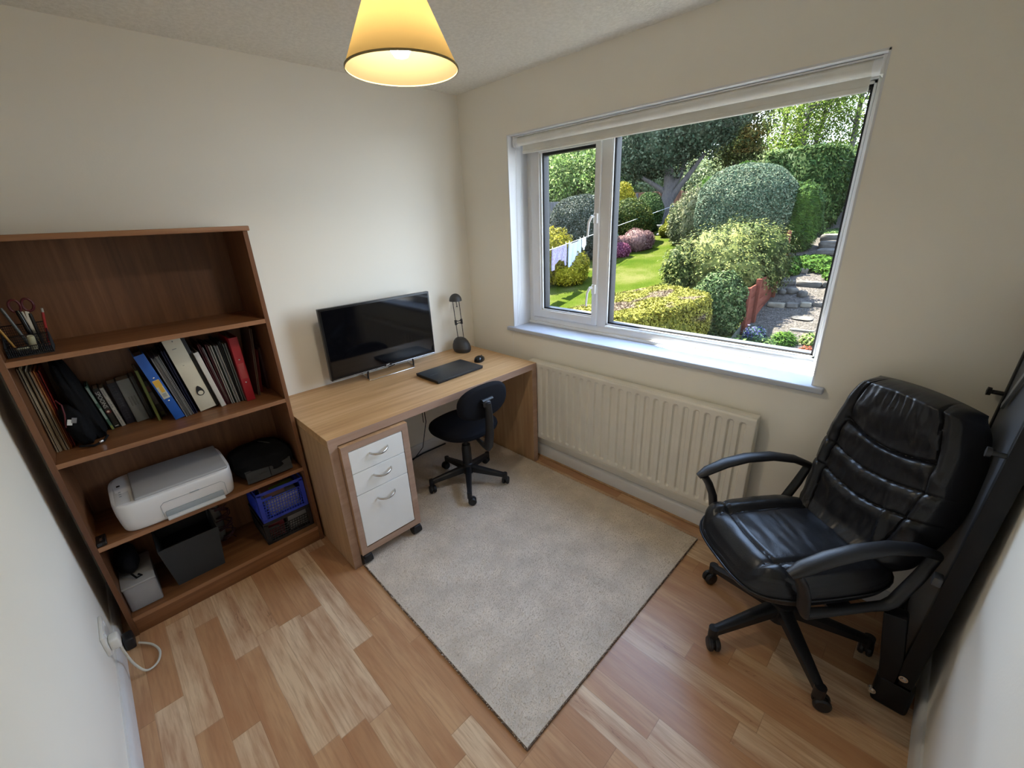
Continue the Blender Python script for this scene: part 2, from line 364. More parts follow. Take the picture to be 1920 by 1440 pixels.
mb.bx(FX0 - 0.014, FX1, CY0 - w, CY0, CZ0, CZ1, 0.005); mb.bx(FX0 - 0.014, FX1, CY1, CY1 + 0.036, CZ0, CZ1, 0.005)
mb.bx(FX0 - 0.013, FX1 - 0.001, CY1 + 0.001, CY0 - 0.001, CZ0 + 0.0005, CZ0 + 0.052, 0.005); mb.bx(FX0 - 0.013, FX1 - 0.001, CY1 + 0.001, CY0 - 0.001, CZ1 - 0.046, CZ1 - 0.0005, 0.005)
mb.build('casement', M['upvc'], WIN)
def ring(mb, x0, x1, ya, yb, za, zb, w):
    mb.bx(x0, x1, ya - w, ya, za, zb); mb.bx(x0, x1, yb, yb + w, za, zb); mb.bx(x0, x1, yb, ya, za, za + w); mb.bx(x0, x1, yb, ya, zb - w, zb)
GA = (-0.562, -0.974, 1.030, 1.986)   # casement glass y0,y1,z0,z1
GB = (-1.066, -2.150, 0.990, 2.022)
for nm, (a, b, c, d), gx in (('casement', GA, 0.178), ('fixed', GB, 0.188)):
    mb = MB(); ring(mb, gx - 0.018, gx + 0.012, a, b, c - 0.004, d + 0.004, 0.008); mb.build('glazing_bead', M['upvc'], WIN)
    mb = MB(); ring(mb, gx - 0.006, gx + 0.044, a - 0.008, b + 0.008, c + 0.004, d - 0.004, 0.009); mb.build('gasket', M['gasket'], WIN)
    mb = MB(); mb.bx(gx - 0.002, gx + 0.040, b, a, d - 0.020, d - 0.003); mb.bx(gx - 0.002, gx + 0.040, a - 0.018, a - 0.006, c, d); mb.bx(gx - 0.002, gx + 0.040, b + 0.006, b + 0.015, c, d); mb.build('glazing_edge', M['gasket'], WIN)
    mb = MB(); v = [mb.bm.verts.new((gx + 0.012, y, z)) for y, z in ((a, c), (b, c), (b, d), (a, d))]; mb.bm.faces.new(v)
    mb.build('pane', M['glass'], WIN)
# two stay handles on the casement edge
for z in (1.60, 1.20):
    hd = MB(); hd.bx(0.134, 0.152, -1.004, -0.976, z - 0.028, z + 0.028, 0.006); hd.tube([(0.142, -0.985, z + 0.012), (0.120, -0.978, z + 0.010), (0.112, -0.965, z - 0.02), (0.110, -0.960, z - 0.10)], [0.008, 0.008, 0.0075, 0.006], 10)
    hd.build('window_handle', M['upvc'], WIN)
# painted reveal and sill board
mb = MB()
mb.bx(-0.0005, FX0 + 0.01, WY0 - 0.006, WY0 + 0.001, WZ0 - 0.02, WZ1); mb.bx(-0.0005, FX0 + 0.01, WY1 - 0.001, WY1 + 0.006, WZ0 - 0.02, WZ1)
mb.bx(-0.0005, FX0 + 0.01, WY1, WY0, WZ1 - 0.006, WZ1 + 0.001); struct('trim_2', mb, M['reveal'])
mb = MB(); mb.bx(-0.0276, FX0 + 0.02, -2.193 - 0.042, -0.397, WZ0 - 0.026, WZ0, 0.006, 3); struct('trim_3', mb, M['sill_sky_tint'])
# narrow bead of filler at the back of the sill
# roller blind
t = thing('roller_blind', 'cream roller blind rolled up inside the head of the window', 'blind', (0.062, (WY0 + WY1) / 2, 2.045))
hl = (WY0 - WY1) / 2 - 0.016
mb = MB(); prof = []
mb.tube([(0, -hl + 0.03, 0), (0, hl - 0.03, 0)], 0.024, 28); mb.build('fabric_roll', M['blind'], t, smooth=True)
mb = MB(); mb.grid(lambda u, v: Vector((0.023 + 0.001 * math.sin(9 * v), -hl + 0.035 + (2 * hl - 0.07) * u, -0.0 - 0.052 * v)), 2, 8); mb.bx(0.0215, 0.0235, -hl + .035, hl - .035, -0.052, 0.0); mb.build('fabric_drop', M['blind'], t)
mb = MB(); mb.bx(0.014, 0.032, -hl + 0.035, hl - 0.035, -0.066, -0.048, 0.005, 3); mb.build('bottom_bar', M['blind'], t)
mb = MB(); mb.bx(-0.026, 0.026, -hl, hl, 0.021, 0.0265, 0.002); mb.build('head_rail', M['upvc'], t)
for sgn in (-1, 1):
    mb = MB(); mb.bx(-0.028, 0.028, sgn * hl - 0.006, sgn * hl + 0.006, -0.03, 0.028, 0.003); mb.cyl((0, sgn * (hl - 0.03), 0), (0, sgn * (hl - 0.005), 0), 0.026, seg=24); mb.build('end_bracket', M['gloss_white'], t)
mb = MB(); yy = hl - 0.018
mb.tube([(-0.022, yy, 0), (-0.026, yy + 0.002, -0.3), (-0.030, yy + 0.004, -0.7), (-0.05, yy + 0.008, -1.10), (-0.098, yy + 0.010, -1.18), (-0.100, yy + 0.010, -1.30)], 0.0012, 6)
mb.tube([(0.020, yy, 0), (0.008, yy + 0.002, -0.4), (-0.01, yy + 0.004, -0.9), (-0.045, yy + 0.008, -1.10)], 0.0012, 6)
for k in range(110):
    z = -0.02 - k * 0.0105; q = Vector((-0.024 - 0.006 * k / 110 - 0.02 * max(0, k - 90) / 20, yy + 0.004 * k / 110, z)); bmesh.ops.create_icosphere(mb.bm, subdivisions=1, radius=0.0022, matrix=Matrix.Translation(q))
mb.build('bead_chain', M['gloss_white'], t)

# ------------------------------------------------------------------ radiator
t = thing('radiator', 'long cream ribbed panel radiator on the wall below the window', 'radiator', (-0.075, 0, 0))
ry0, ry1, rz0, rz1, rx = -0.62, -2.030, 0.184, 0.7375, 0.001
mb = MB()
y0, y1 = -0.640, ry1
def radf(u, v):  # vertical flutes pressed into the panel
    y = y0 + (y1 - y0) * u; z = rz0 + (rz1 - rz0) * v
    k = (y - y1 - 0.052) / 0.0533; yc = abs(k - round(k)) * 0.0533
    if y - y1 < 0.028 or y0 - y < 0.028: yc = 1
    hw_ = 0.0125; zt, zb = rz1 - 0.034, rz0 + 0.030
    dz = max(0, z - (zt - hw_), (zb + hw_) - z); dist = math.hypot(yc, dz)
    d = max(0, min(1, (hw_ + 0.003 - dist) / 0.007)); d = 0.013 * d * d * (3 - 2 * d)
    m = min(v, 1 - v) * (rz1 - rz0); lip = 0.006 * (1 - m / 0.008) if m < 0.008 else 0.0
    return Vector((rx + d + lip, y, z))
mb.grid(radf, 560, 110)
mb.build('front_panel', M['radiator'], t, smooth=True)
mb = MB(); mb.bx(rx + 0.004, rx + 0.052, y1, y0, rz1 - 0.002, rz1 + 0.002, 0.001); mb.bx(rx + 0.030, rx + 0.052, y1 + 0.01, y0, rz0, rz1 - 0.004)
mb.bx(rx + 0.002, rx + 0.052, y1 - 0.002, y1 + 0.002, rz0 + 0.01, rz1, 0.001); mb.bx(rx + 0.002, rx + 0.03, y1, y0, rz0 - 0.001, rz0 + 0.003)
mb.build('casing', M['radiator'], t)
mb = MB()
for yb in (-0.95, -1.75): mb = MB(); mb.bx(rx + 0.05, 0.0745, yb - 0.02, yb + 0.02, rz0 + 0.03, rz1 - 0.03); mb.build('wall_bracket', M['radiator'], t)
mb = MB(); mb.tube([(rx + 0.03, y1 - 0.0, rz0 + 0.03), (rx + 0.03, y1 - 0.035, rz0 + 0.03)], 0.009, 12); mb.tube([(rx + 0.03, y1 - 0.035, rz0 + 0.045), (rx + 0.03, y1 - 0.035, 0.011)], 0.0075, 12)
mb.build('pipe', M['radiator'], t)

# ------------------------------------------------------------------ pendant lamp
PX, PY = -1.244, -1.296
t = thing('pendant_lamp', 'lit ceiling pendant lamp with a tapered cream fabric shade', 'ceiling lamp', (PX, PY, H))
mb = MB(); z0, z1 = 2.010 - H, 2.205 - H; r0, r1 = 0.152, 0.062
mb.lathe([(r0, z0), (r1, z1), (r1 - 0.0012, z1), (r0 - 0.0012, z0)], seg=64); mb.build('lamp_shade', M['shade'], t)
mb = MB(); mb.lathe([(r0 + 0.0006, z0 - 0.001), (r0 + 0.0006, z0 + 0.004), (r0 - 0.002, z0 + 0.004), (r0 - 0.002, z0 - 0.001), (r0 + 0.0006, z0 - 0.001)], seg=64); mb.build('rim', plain('olive_shade_trim', (0.30, 0.24, 0.11), 0.7), t)
mb = MB(); mb.cyl((0, 0, 2.19 - H), (0, 0, -0.03), 0.004, seg=10); mb.build('flex', M['cable_white'], t)
mb = MB(); mb.lathe([(0, 0), (0.045, 0), (0.045, -0.012), (0.03, -0.03), (0, -0.032)]); mb.build('ceiling_rose', M['white_plastic'], t)
mb = MB(); mb.lathe([(0, 2.20 - H), (0.018, 2.20 - H), (0.02, 2.14 - H), (0.014, 2.135 - H), (0, 2.135 - H)])
for a in range(3): mb.cyl((0.015 * math.cos(a * 2.094), 0.015 * math.sin(a * 2.094), 2.18 - H), (0.064 * math.cos(a * 2.094), 0.064 * math.sin(a * 2.094), 2.196 - H), 0.0015, seg=6)
mb.build('lamp_holder', M['white_plastic'], t)
mb = MB(); mb.lathe([(0, 2.036 - H), (0.018, 2.041 - H), (0.029, 2.058 - H), (0.030, 2.075 - H), (0.022, 2.105 - H), (0.014, 2.134 - H), (0, 2.134 - H)], seg=24); mb.build('bulb', M['bulb'], t)

# ------------------------------------------------------------------ bookcase
BX0, BX1, BD, BH = -2.3013, -1.4765, 0.3593, 1.631
S1, S2, S3, S0 = 1.2426, 0.8524, 0.468, 0.092
t = thing('bookcase', 'tall open teak effect bookcase with three shelves in the corner', 'bookcase', ((BX0 + BX1) / 2, 0, 0))
cx = (BX0 + BX1) / 2; hw = (BX1 - BX0) / 2
for sg in (-1, 1):
    mb = MB(); a = sg * hw; b = sg * (hw - 0.018); mb.bx(min(a, b), max(a, b), -BD, -0.022, 0, BH - 0.016, 0.0008, 1); mb.build('side_panel', M['bookcase_z'], t)
for z, nm in ((S1, 'shelf'), (S2, 'shelf'), (S3, 'shelf'), (S0, 'bottom_shelf')):
    mb = MB(); mb.bx(-hw + 0.018, hw - 0.018, -BD + 0.004, -0.03, z - 0.018, z, 0.0008, 1); o = mb.build(nm, M['bookcase_x'], t)
    mb = MB(); mb.bx(-hw + 0.018, hw - 0.018, -BD + 0.001, -BD + 0.0045, z - 0.0185, z + 0.0003); mb.build('edging', M['bookcase_edge'], o)
mb = MB(); mb.bx(-hw - 0.008, hw + 0.008, -BD - 0.010, -0.012, BH - 0.016, BH + 0.004, 0.004, 2); mb.build('top_board', M['bookcase_edge'], t)
mb = MB(); mb.bx(-hw + 0.018, hw - 0.018, -BD + 0.006, -BD + 0.022, 0.0, S0 - 0.018, 0.001); mb.build('plinth', M['bookcase_x'], t)
mb = MB(); mb.bx(-hw + 0.004, hw - 0.004, -0.030, -0.024, 0.02, BH - 0.016); mb.build('back_panel', M['bookcase_z'], t)

# ------------------------------------------------------------------ books, binders and folders on the middle shelf
def cmat(name, c, rough=0.5, **k):
    if name not in M: M[name] = plain(name, c, rough, **k)
    return M[name]
PAGES = cmat('paper_pages', (0.55, 0.52, 0.45), 0.9)
def layered(m0):
    nm = m0.name + '_layers'
    if nm in M: return M[nm]
    m = m0.copy(); m.name = nm; nt = m.node_tree; p = nt.nodes['Principled BSDF']; src = p.inputs['Base Color'].links[0].from_socket
    tc = nt.nodes.new('ShaderNodeTexCoord'); mp = nt.nodes.new('ShaderNodeMapping'); mp.inputs['Scale'].default_value = (420, 3, 1.2); nz = nt.nodes.new('ShaderNodeTexNoise'); nz.inputs['Scale'].default_value = 1.0; nz.inputs['Detail'].default_value = 1
    rp = nt.nodes.new('ShaderNodeValToRGB'); rp.color_ramp.elements[0].position = 0.36; rp.color_ramp.elements[0].color = (0.30, 0.30, 0.30, 1); rp.color_ramp.elements[1].position = 0.60; rp.color_ramp.elements[1].color = (1.25, 1.25, 1.25, 1)
    mx = nt.nodes.new('ShaderNodeMixRGB'); mx.blend_type = 'MULTIPLY'; mx.inputs[0].default_value = 1
    nt.links.new(tc.outputs['Object'], mp.inputs[0]); nt.links.new(mp.outputs[0], nz.inputs['Vector']); nt.links.new(nz.outputs['Fac'], rp.inputs[0]); nt.links.new(src, mx.inputs[1]); nt.links.new(rp.outputs[0], mx.inputs[2]); nt.links.new(mx.outputs[0], p.inputs['Base Color'])
    M[nm] = m; return m
def upright(name, label, cat, y, xb, xt, w, h, d, cm, kind='book', group=None, pm=None, z=S2):
    """thing standing on a shelf; xb / xt = centre x at bottom and top of its front edge"""
    d = min(d, -y - 0.036)
    a = math.atan2(xt - xb, h)
    t = thing(name, label, cat, (xb, y, z + abs(math.sin(a)) * w / 2 + 0.0005), group=group, rot=(0, a, 0))
    L = h / math.cos(a)
    if kind == 'book':
        mb = MB(); mb.bx(-w / 2, w / 2, 0, 0.003, 0, L, 0.001); mb.bx(-w / 2, -w / 2 + 0.002, 0, d, 0, L); mb.bx(w / 2 - 0.002, w / 2, 0, d, 0, L); mb.build('cover', cm, t)
        if w > 0.008:
            mb = MB(); mb.bx(-w / 2 + 0.002, w / 2 - 0.002, 0.003, d - 0.004, 0.003, L - 0.003); mb.build('pages', PAGES, t)
    elif kind == 'binder':
        mb = MB(); mb.bx(-w / 2, w / 2, 0, 0.003, 0, L, 0.0012); mb.bx(-w / 2, -w / 2 + 0.003, 0.002, d, 0, L, 0.001); mb.bx(w / 2 - 0.003, w / 2, 0.002, d, 0, L, 0.001); mb.build('cover', cm, t)
        mb = MB(); mb.bx(-w / 2 + 0.006, w / 2 - 0.006, 0.012, d - 0.02, 0.012, L - 0.02); mb.build('papers', PAGES, t)
    elif kind == 'folder':
        mb = MB(); n = max(2, int(w / 0.004)); rnd = random.Random(hash(round(xb * 1000)) % 999)
        for k in range(n):
            x = -w / 2 + (k + 0.5) * w / n; hh = L - rnd.uniform(0, 0.012); y_ = rnd.uniform(0, 0.006)
            mb.grid(lambda u, v, x=x, hh=hh, y_=y_: Vector((x + 0.003 * math.sin(u * 3) * v - 0.0005, y_ + d * u, hh * v)), 6, 6)
            mb.bx(x - 0.0007, x + 0.0007, y_, y_ + d, 0, hh)
        mb.build('sheets', layered(cm), t)
        mb = MB(); mb.bx(-w / 2 - 0.0008, -w / 2 + 0.0004, 0.002, d, 0, L - 0.004); mb.bx(w / 2 - 0.0004, w / 2 + 0.0008, 0.002, d, 0, L - 0.004); mb.build('wallet', pm or cm, t)
    return t, L
C = lambda n, c, r=0.55: cmat(n, c, r)
def FR(mx, x, z):  # matrix for text on a spine (front face looks along -y), letters reading downward
    return Matrix.Translation((x, -0.0006, z)) @ Matrix(((0, -1, 0, 0), (0, 0, -1, 0), (-1, 0, 0, 0), (0, 0, 0, 1))) @ Matrix.Identity(4)
def textdown(body, size, z, m, par, x=0.0, nm='title'):
    R = Matrix(((0, 1, 0, x), (0, 0, -1, -0.0004), (-1, 0, 0, z), (0, 0, 0, 1)))
    return text_mb(nm, body, size, R, m, par, 0.0003)

# paper folders at the far left
gm = 'buff folders at the left end of the shelf'
buff = C('buff_card', (0.40, 0.31, 0.20), 0.8); bufl = C('pale_buff_card', (0.50, 0.42, 0.31), 0.8)
upright('card_folder', 'buff card folder of papers, first against the bookcase left side', 'folder', -0.226, -2.2745, -2.2755, 0.009, 0.342, 0.19, bufl, 'folder', None, buff)
upright('card_folder', 'creased buff card folder with curved foot, second from the left side', 'folder', -0.224, -2.2630, -2.2660, 0.009, 0.335, 0.19, buff, 'folder', None, bufl)
upright('card_folder', 'pale buff card folder, third along, beside the orange folder', 'folder', -0.228, -2.2515, -2.2560, 0.009, 0.325, 0.19, bufl, 'folder', None, buff)
upright('card_folder', 'orange card folder between buff folders and red folder', 'folder', -0.217, -2.2415, -2.2470, 0.006, 0.323, 0.19, C('orange_card', (0.42, 0.14, 0.03), 0.7), 'folder')
upright('card_folder', 'bright red card folder beside the black laptop bag', 'folder', -0.200, -2.2330, -2.2360, 0.008, 0.316, 0.19, C('red_card', (0.33, 0.018, 0.015), 0.6), 'folder')
# black bag
t = thing('laptop_bag', 'black nylon bag with a white tag slumped on the shelf', 'bag', (-2.164, -0.19, S2))
def bagf(cx_, cy_, cz_, rx_, ry_, rz_, lean, p=3.0, w=0.006, sd=0):
    def f(u, v):
        th = 2 * PI * u; ph = PI * (v - 0.5)
        d = Vector((math.cos(ph) * math.cos(th), math.cos(ph) * math.sin(th), math.sin(ph)))
        r = (abs(d.x) ** p + abs(d.y) ** p + abs(d.z) ** p) ** (-1 / p); q = d * r
        k = 1 + 0.09 * mnoise.noise(q * 2.3 + Vector((sd, 0, 0)))
        z = cz_ + rz_ * q.z * k
        return Vector((cx_ + rx_ * q.x * k + lean * (z - cz_ + rz_), cy_ + ry_ * q.y * k, max(0.001, z)))
    return f
mb = MB(); mb.grid(bagf(0.020, 0.055, 0.165, 0.026, 0.105, 0.163, -0.14, 4.0, sd=3), 40, 28); mb.build('main_pocket', M['bag'], t, smooth=True)
mb = MB(); mb.grid(bagf(-0.022, -0.018, 0.085, 0.034, 0.058, 0.084, -0.12, 3.0, sd=5), 36, 24); mb.build('front_pouch', M['bag'], t, smooth=True)
mb = MB(); mb.box((-0.046, -0.083, 0.118), (0.014, 0.002, 0.022), Quaternion((0, 1, 0), 0.35)); mb.build('tag', C('white_tag', (0.75, 0.75, 0.73)), t)
mb = MB(); mb.box((-0.033, -0.084, 0.122), (0.014, 0.002, 0.020), Quaternion((0, 1, 0), 0.35)); mb.build('badge', C('grey_tag', (0.2, 0.2, 0.21)), t)
mb = MB(); mb.tube([(-0.060, -0.040, 0.20), (-0.048, -0.066, 0.185), (-0.050, -0.080, 0.15), (-0.062, -0.075, 0.10)], 0.0025, 6); mb.build('cord', M['strap_red'], t)
mb = MB(); mb.tube([(-0.05, -0.07, 0.012), (-0.01, -0.088, 0.006), (0.02, -0.075, 0.010), (0.035, -0.05, 0.02)], 0.0045, 8); mb.build('strap', M['bag'], t)
mb = MB(); mb.box((0.012, -0.082, 0.012), (0.014, 0.004, 0.008), Quaternion((0, 0, 1), 0.5), 0.001); mb.build('buckle', M['chrome'], t)
# books
t, L = upright('book', 'thin green and white book leaning beside the black bag', 'book', -0.130, -2.110, -2.136, 0.008, 0.203, 0.13, C('green_book', (0.10, 0.20, 0.14)), 'book')
mb = MB(); mb.bx(-0.0035, 0.0035, -0.0006, 0, L * 0.62, L * 0.97); mb.bx(-0.0035, 0.0035, -0.0006, 0, L * 0.25, L * 0.5); mb.build('spine_band', C('pale_green', (0.32, 0.40, 0.34)), t)
mb = MB(); mb.bx(-0.0035, 0.0035, -0.0006, 0, 0.002, 0.02); mb.build('spine_foot', C('lime_ink', (0.25, 0.27, 0.06)), t)
t, L = upright('book', 'black book with red disc and white title on its spine', 'book', -0.120, -2.0945, -2.1135, 0.018, 0.183, 0.13, C('black_cover', (0.018, 0.016, 0.012), 0.45), 'book')
textdown('SPOONS', 0.020, L * 0.72, C('white_ink', (0.55, 0.54, 0.50)), t, -0.001)
mb = MB(); mb.lathe([(0, -0.0002), (0.0085, -0.0002), (0.0085, 0.0004), (0, 0.0005)], (0, 0, L * 0.42), 20, axis=(0, -1, 0)); mb.build('red_disc', C('dark_red_ink', (0.12, 0.01, 0.01)), t)
mb = MB(); mb.lathe([(0, 0.0002), (0.0045, 0.0002), (0.0045, 0.0009), (0, 0.001)], (-0.001, 0, L * 0.425), 16, axis=(0, -1, 0)); mb.build('disc_centre', C('cream_ink', (0.72, 0.60, 0.45)), t)
mb = MB(); mb.bx(-0.006, 0.006, -0.0006, 0, 0.008, 0.011); mb.build('publisher_mark', C('white_ink', (0.6, 0.6, 0.55)), t)
t, L = upright('book', 'slim white spined book between black and navy books', 'book', -0.119, -2.0745, -2.0955, 0.013, 0.181, 0.13, C('white_cover', (0.52, 0.51, 0.47), 0.5), 'book')
mb = MB(); rnd = random.Random(3)
for k in range(30):
    if k in (6, 7, 15, 16): continue
    z = L * 0.93 - k * 0.0056; mb.bx(-0.0022, -0.0022 + rnd.uniform(0.002, 0.0045), -0.0005, 0, z, z + 0.0035)
mb.build('spine_print', C('grey_ink', (0.18, 0.18, 0.18)), t)
t, L = upright('book', 'thick navy hardback with faded lettering beside the grey book', 'book', -0.110, -2.0475, -2.0620, 0.030, 0.190, 0.14, C('navy_cover', (0.014, 0.015, 0.030), 0.5), 'book')
mb = MB(); rnd = random.Random(5)
for k in range(15):
    z = L * 0.94 - k * 0.0115
    if k % 5 == 4: continue
    mb.bx(-0.009, -0.009 + 0.014 * rnd.uniform(0.7, 1), -0.0005, 0, z - 0.003, z); mb.bx(-0.009, -0.006, -0.0005, 0, z - 0.008, z); mb.bx(0.002, 0.005, -0.0005, 0, z - 0.007, z)
mb.build('spine_lettering', C('slate_ink', (0.055, 0.058, 0.075)), t)
t, L = upright('book', 'wide pale grey spined book, the widest of the books', 'book', -0.120, -2.0075, -2.0245, 0.043, 0.196, 0.14, C('pale_grey_cover', (0.20, 0.21, 0.21), 0.5), 'book')
mb = MB(); rnd = random.Random(8)
for c in range(3):
    for k in range(7):
        z = L * 0.60 - k * 0.0062; x = -0.011 + c * 0.0095; mb.bx(x, x + 0.0055, -0.0005, 0, z - 0.0045, z)
mb.build('spine_lettering', C('mid_grey_ink', (0.12, 0.125, 0.125)), t)
t, L = upright('book', 'black spined book with fine pale lines beside the grey book', 'book', -0.122, -1.9765, -1.9930, 0.015, 0.204, 0.14, C('black_cover2', (0.014, 0.015, 0.016), 0.5), 'book')
mb = MB(); mb.bx(-0.0035, -0.0027, -0.0005, 0, 0.02, L - 0.01); mb.bx(0.0025, 0.0030, -0.0005, 0, 0.05, L - 0.04); mb.build('spine_line', C('pale_grey_cover'[:9] + '_line', (0.12, 0.12, 0.13)), t)
t, L = upright('book', 'thin tall lime green spined book', 'book', -0.176, -1.956, -1.9725, 0.010, 0.236, 0.15, C('lime_cover', (0.23, 0.27, 0.07), 0.6), 'book')
t, L = upright('book', 'dark mottled book between lime book and blue ring binder', 'book', -0.138, -1.935, -1.962, 0.018, 0.174, 0.13, C('mottled_cover', (0.045, 0.035, 0.025), 0.5), 'book')
mb = MB(); mb.bx(-0.007, 0.007, -0.0006, 0, L * 0.72, L * 0.86); mb.build('red_patch', C('brick_ink', (0.13, 0.03, 0.02)), t)
mb = MB(); mb.bx(-0.007, 0.007, -0.0006, 0, L * 0.36, L * 0.68); mb.build('grey_patch', C('warm_grey_ink', (0.12, 0.10, 0.09)), t)
mb = MB(); mb.bx(-0.006, 0.006, -0.0006, 0, L * 0.05, L * 0.14); mb.build('olive_patch', C('olive_ink', (0.10, 0.10, 0.03)), t)
# blue ring binder
t, L = upright('ring_binder', 'blue ring binder with a yellow and white spine label', 'binder', -0.230, -1.890, -1.9505, 0.036, 0.305, 0.19, C('blue_binder', (0.012, 0.085, 0.36), 0.4), 'binder')
mb = MB(); mb.bx(-0.012, 0.012, -0.0008, 0, L * 0.335, L * 0.62, 0.0003); lb = mb.build('spine_label', C('label_paper', (0.52, 0.50, 0.40)), t)
mb = MB(); mb.bx(-0.0115, 0.0115, -0.0013, -0.0008, L * 0.52, L * 0.615); mb.bx(-0.004, 0.0085, -0.0013, -0.0008, L * 0.43, L * 0.52); mb.build('yellow_print', C('yellow_ink', (0.62, 0.36, 0.04)), lb)
mb = MB()
for k in range(7): mb.bx(-0.007, 0.007, -0.0013, -0.0008, L * 0.365 + k * 0.0024, L * 0.365 + k * 0.0024 + 0.0012)
mb.build('small_print', C('grey_ink', (0.18, 0.18, 0.18)), lb)
for f in (0.655, 0.295):
    mb = MB(); mb.lathe([(0, 0.002), (0.002, 0.0018), (0.0035, 0.0003), (0.0035, -0.001)], (0, 0, L * f), 16, axis=(0, -1, 0)); mb.build('rivet', M['steel'], t)
# white paper wad, navy folder
upright('document_folder', 'thick grey wad of plastic wallets beside the blue binder', 'folder', -0.228, -1.8535, -1.9030, 0.028, 0.290, 0.19, C('grey_sheets', (0.36, 0.35, 0.33), 0.4), 'folder', None, C('clear_wallet', (0.25, 0.25, 0.27), 0.3))
upright('document_folder', 'thin navy folder leaning on the white lever arch file', 'folder', -0.221, -1.829, -1.872, 0.011, 0.308, 0.19, C('navy_folder', (0.010, 0.014, 0.05), 0.4), 'folder')
# lever arch file
t, L = upright('lever_arch_file', 'wide cream lever arch file with a black finger ring', 'binder', -0.210, -1.7725, -1.8250, 0.078, 0.343, 0.20, C('black_board', (0.012, 0.012, 0.012), 0.6), 'binder')
mb = MB(); mb.bx(-0.039, 0.025, -0.0012, 0, 0.001, L - 0.001, 0.0004); mb.build('spine_label', C('cream_card', (0.60, 0.56, 0.44), 0.6), t)
def ringpts(r0, n=28): 
    P = []
    for k in range(n):
        a = 2 * PI * k / n; x = r0 * math.sin(a); z = -r0 * math.cos(a)
        if z > 0: z *= 2.3; x *= (1 - 0.35 * (z / (2.3 * r0)) ** 2)
        P.append((x, z))
    return P
mt = Matrix.Translation((-0.004, -0.0012, L * 0.245)) @ Matrix(((1, 0, 0, 0), (0, 0, -1, 0), (0, 1, 0, 0), (0, 0, 0, 1)))
mb = MB(); mb.prism(ringpts(0.0145), 0.003, mt, bevel=0.001); rr = mb.build('finger_ring', M['black_plastic'], t)
mb = MB(); mb.lathe([(0, 0.0034), (0.0100, 0.0034), (0.0100, 0.002)], (-0.004, -0.0012, L * 0.243), 24, axis=(0, -1, 0)); mb.build('ring_hole', C('cream_card', (0.6, 0.56, 0.44)), rr)
for a_, b_, c_, d_ in ((-0.020, -0.004, 0.865, 0.873), (-0.007, -0.003, 0.955, 0.972), (-0.014, -0.008, 0.64, 0.646)): mb = MB(); mb.bx(a_, b_, -0.0017, -0.0011, L * c_, L * d_); mb.build('pencil_mark', C('grey_ink', (0.18, 0.18, 0.18)), t)
t, L = upright('ring_binder', 'slim white ring binder beside the cream lever arch file', 'binder', -0.224, -1.7205, -1.7625, 0.019, 0.271, 0.19, C('white_binder', (0.60, 0.58, 0.53), 0.4), 'binder')
fold = [
 ('maroon plastic folder leaning next to the slim white binder', -0.217, -1.7045, -1.7435, 0.009, 0.305, 'maroon_plastic', (0.10, 0.010, 0.018)),
 ('clear grey wallet of papers between two maroon folders', -0.212, -1.6975, -1.7325, 0.006, 0.287, 'grey_sheets', (0.36, 0.35, 0.33)),
 ('second maroon folder, right of the clear grey wallet', -0.217, -1.6905, -1.7165, 0.007, 0.299, 'maroon_plastic', (0.10, 0.010, 0.018)),
 ('off white sheaf of papers beside a dark green folder', -0.221, -1.6810, -1.7050, 0.010, 0.292, 'offwhite_sheets', (0.44, 0.42, 0.38)),
 ('dark green plastic folder between two sheafs of paper', -0.218, -1.6710, -1.6950, 0.007, 0.291, 'dkgreen_plastic', (0.012, 0.04, 0.03)),
 ('grey sheaf of plastic wallets right of the green folder', -0.227, -1.6600, -1.6840, 0.012, 0.289, 'grey_sheets', (0.36, 0.35, 0.33)),
 ('thin black folder between grey paper sheafs', -0.223, -1.6480, -1.6680, 0.007, 0.303, 'black_board', (0.012, 0.012, 0.012)),
 ('grey green paper sheaf against the red ring binder', -0.224, -1.6350, -1.6500, 0.011, 0.292, 'greygreen_sheets', (0.22, 0.25, 0.24)),
]
for lab, y, xb, xt, w, h, mn, c in fold:
    upright('document_folder', lab, 'folder', y, xb, xt, w, h, 0.19, C(mn, c, 0.4), 'folder')
t, L = upright('ring_binder', 'red ring binder with two silver rivets', 'binder', -0.247, -1.610, -1.6150, 0.036, 0.311, 0.20, C('red_binder', (0.34, 0.012, 0.022), 0.4), 'binder')
mb = MB(); mb.bx(-0.013, 0.013, -0.0007, 0, L * 0.36, L * 0.60, 0.0003); mb.build('label_pocket', C('red_pocket', (0.40, 0.06, 0.065), 0.2), t)
for f in (0.66, 0.30):
    mb = MB(); mb.lathe([(0, 0.002), (0.002, 0.0018), (0.0035, 0.0003), (0.0035, -0.001)], (0, 0, L * f), 16, axis=(0, -1, 0)); mb.build('rivet', M['steel'], t)
upright('card_folder', 'tall brown card folder leaning right of the red binder', 'folder', -0.209, -1.564, -1.527, 0.008, 0.331, 0.17, C('brown_card', (0.13, 0.075, 0.05), 0.7), 'folder')
upright('card_folder', 'short red card folder behind the tall brown folder', 'folder', -0.165, -1.541, -1.515, 0.006, 0.217, 0.13, C('red_card', (0.33, 0.018, 0.015), 0.6), 'folder')
upright('card_folder', 'short maroon and brown folder against the bookcase right side', 'folder', -0.150, -1.503, -1.500, 0.007, 0.222, 0.12, C('brown_card', (0.13, 0.075, 0.05), 0.7), 'folder', None, C('maroon_plastic', (0.1, 0.01, 0.018)))

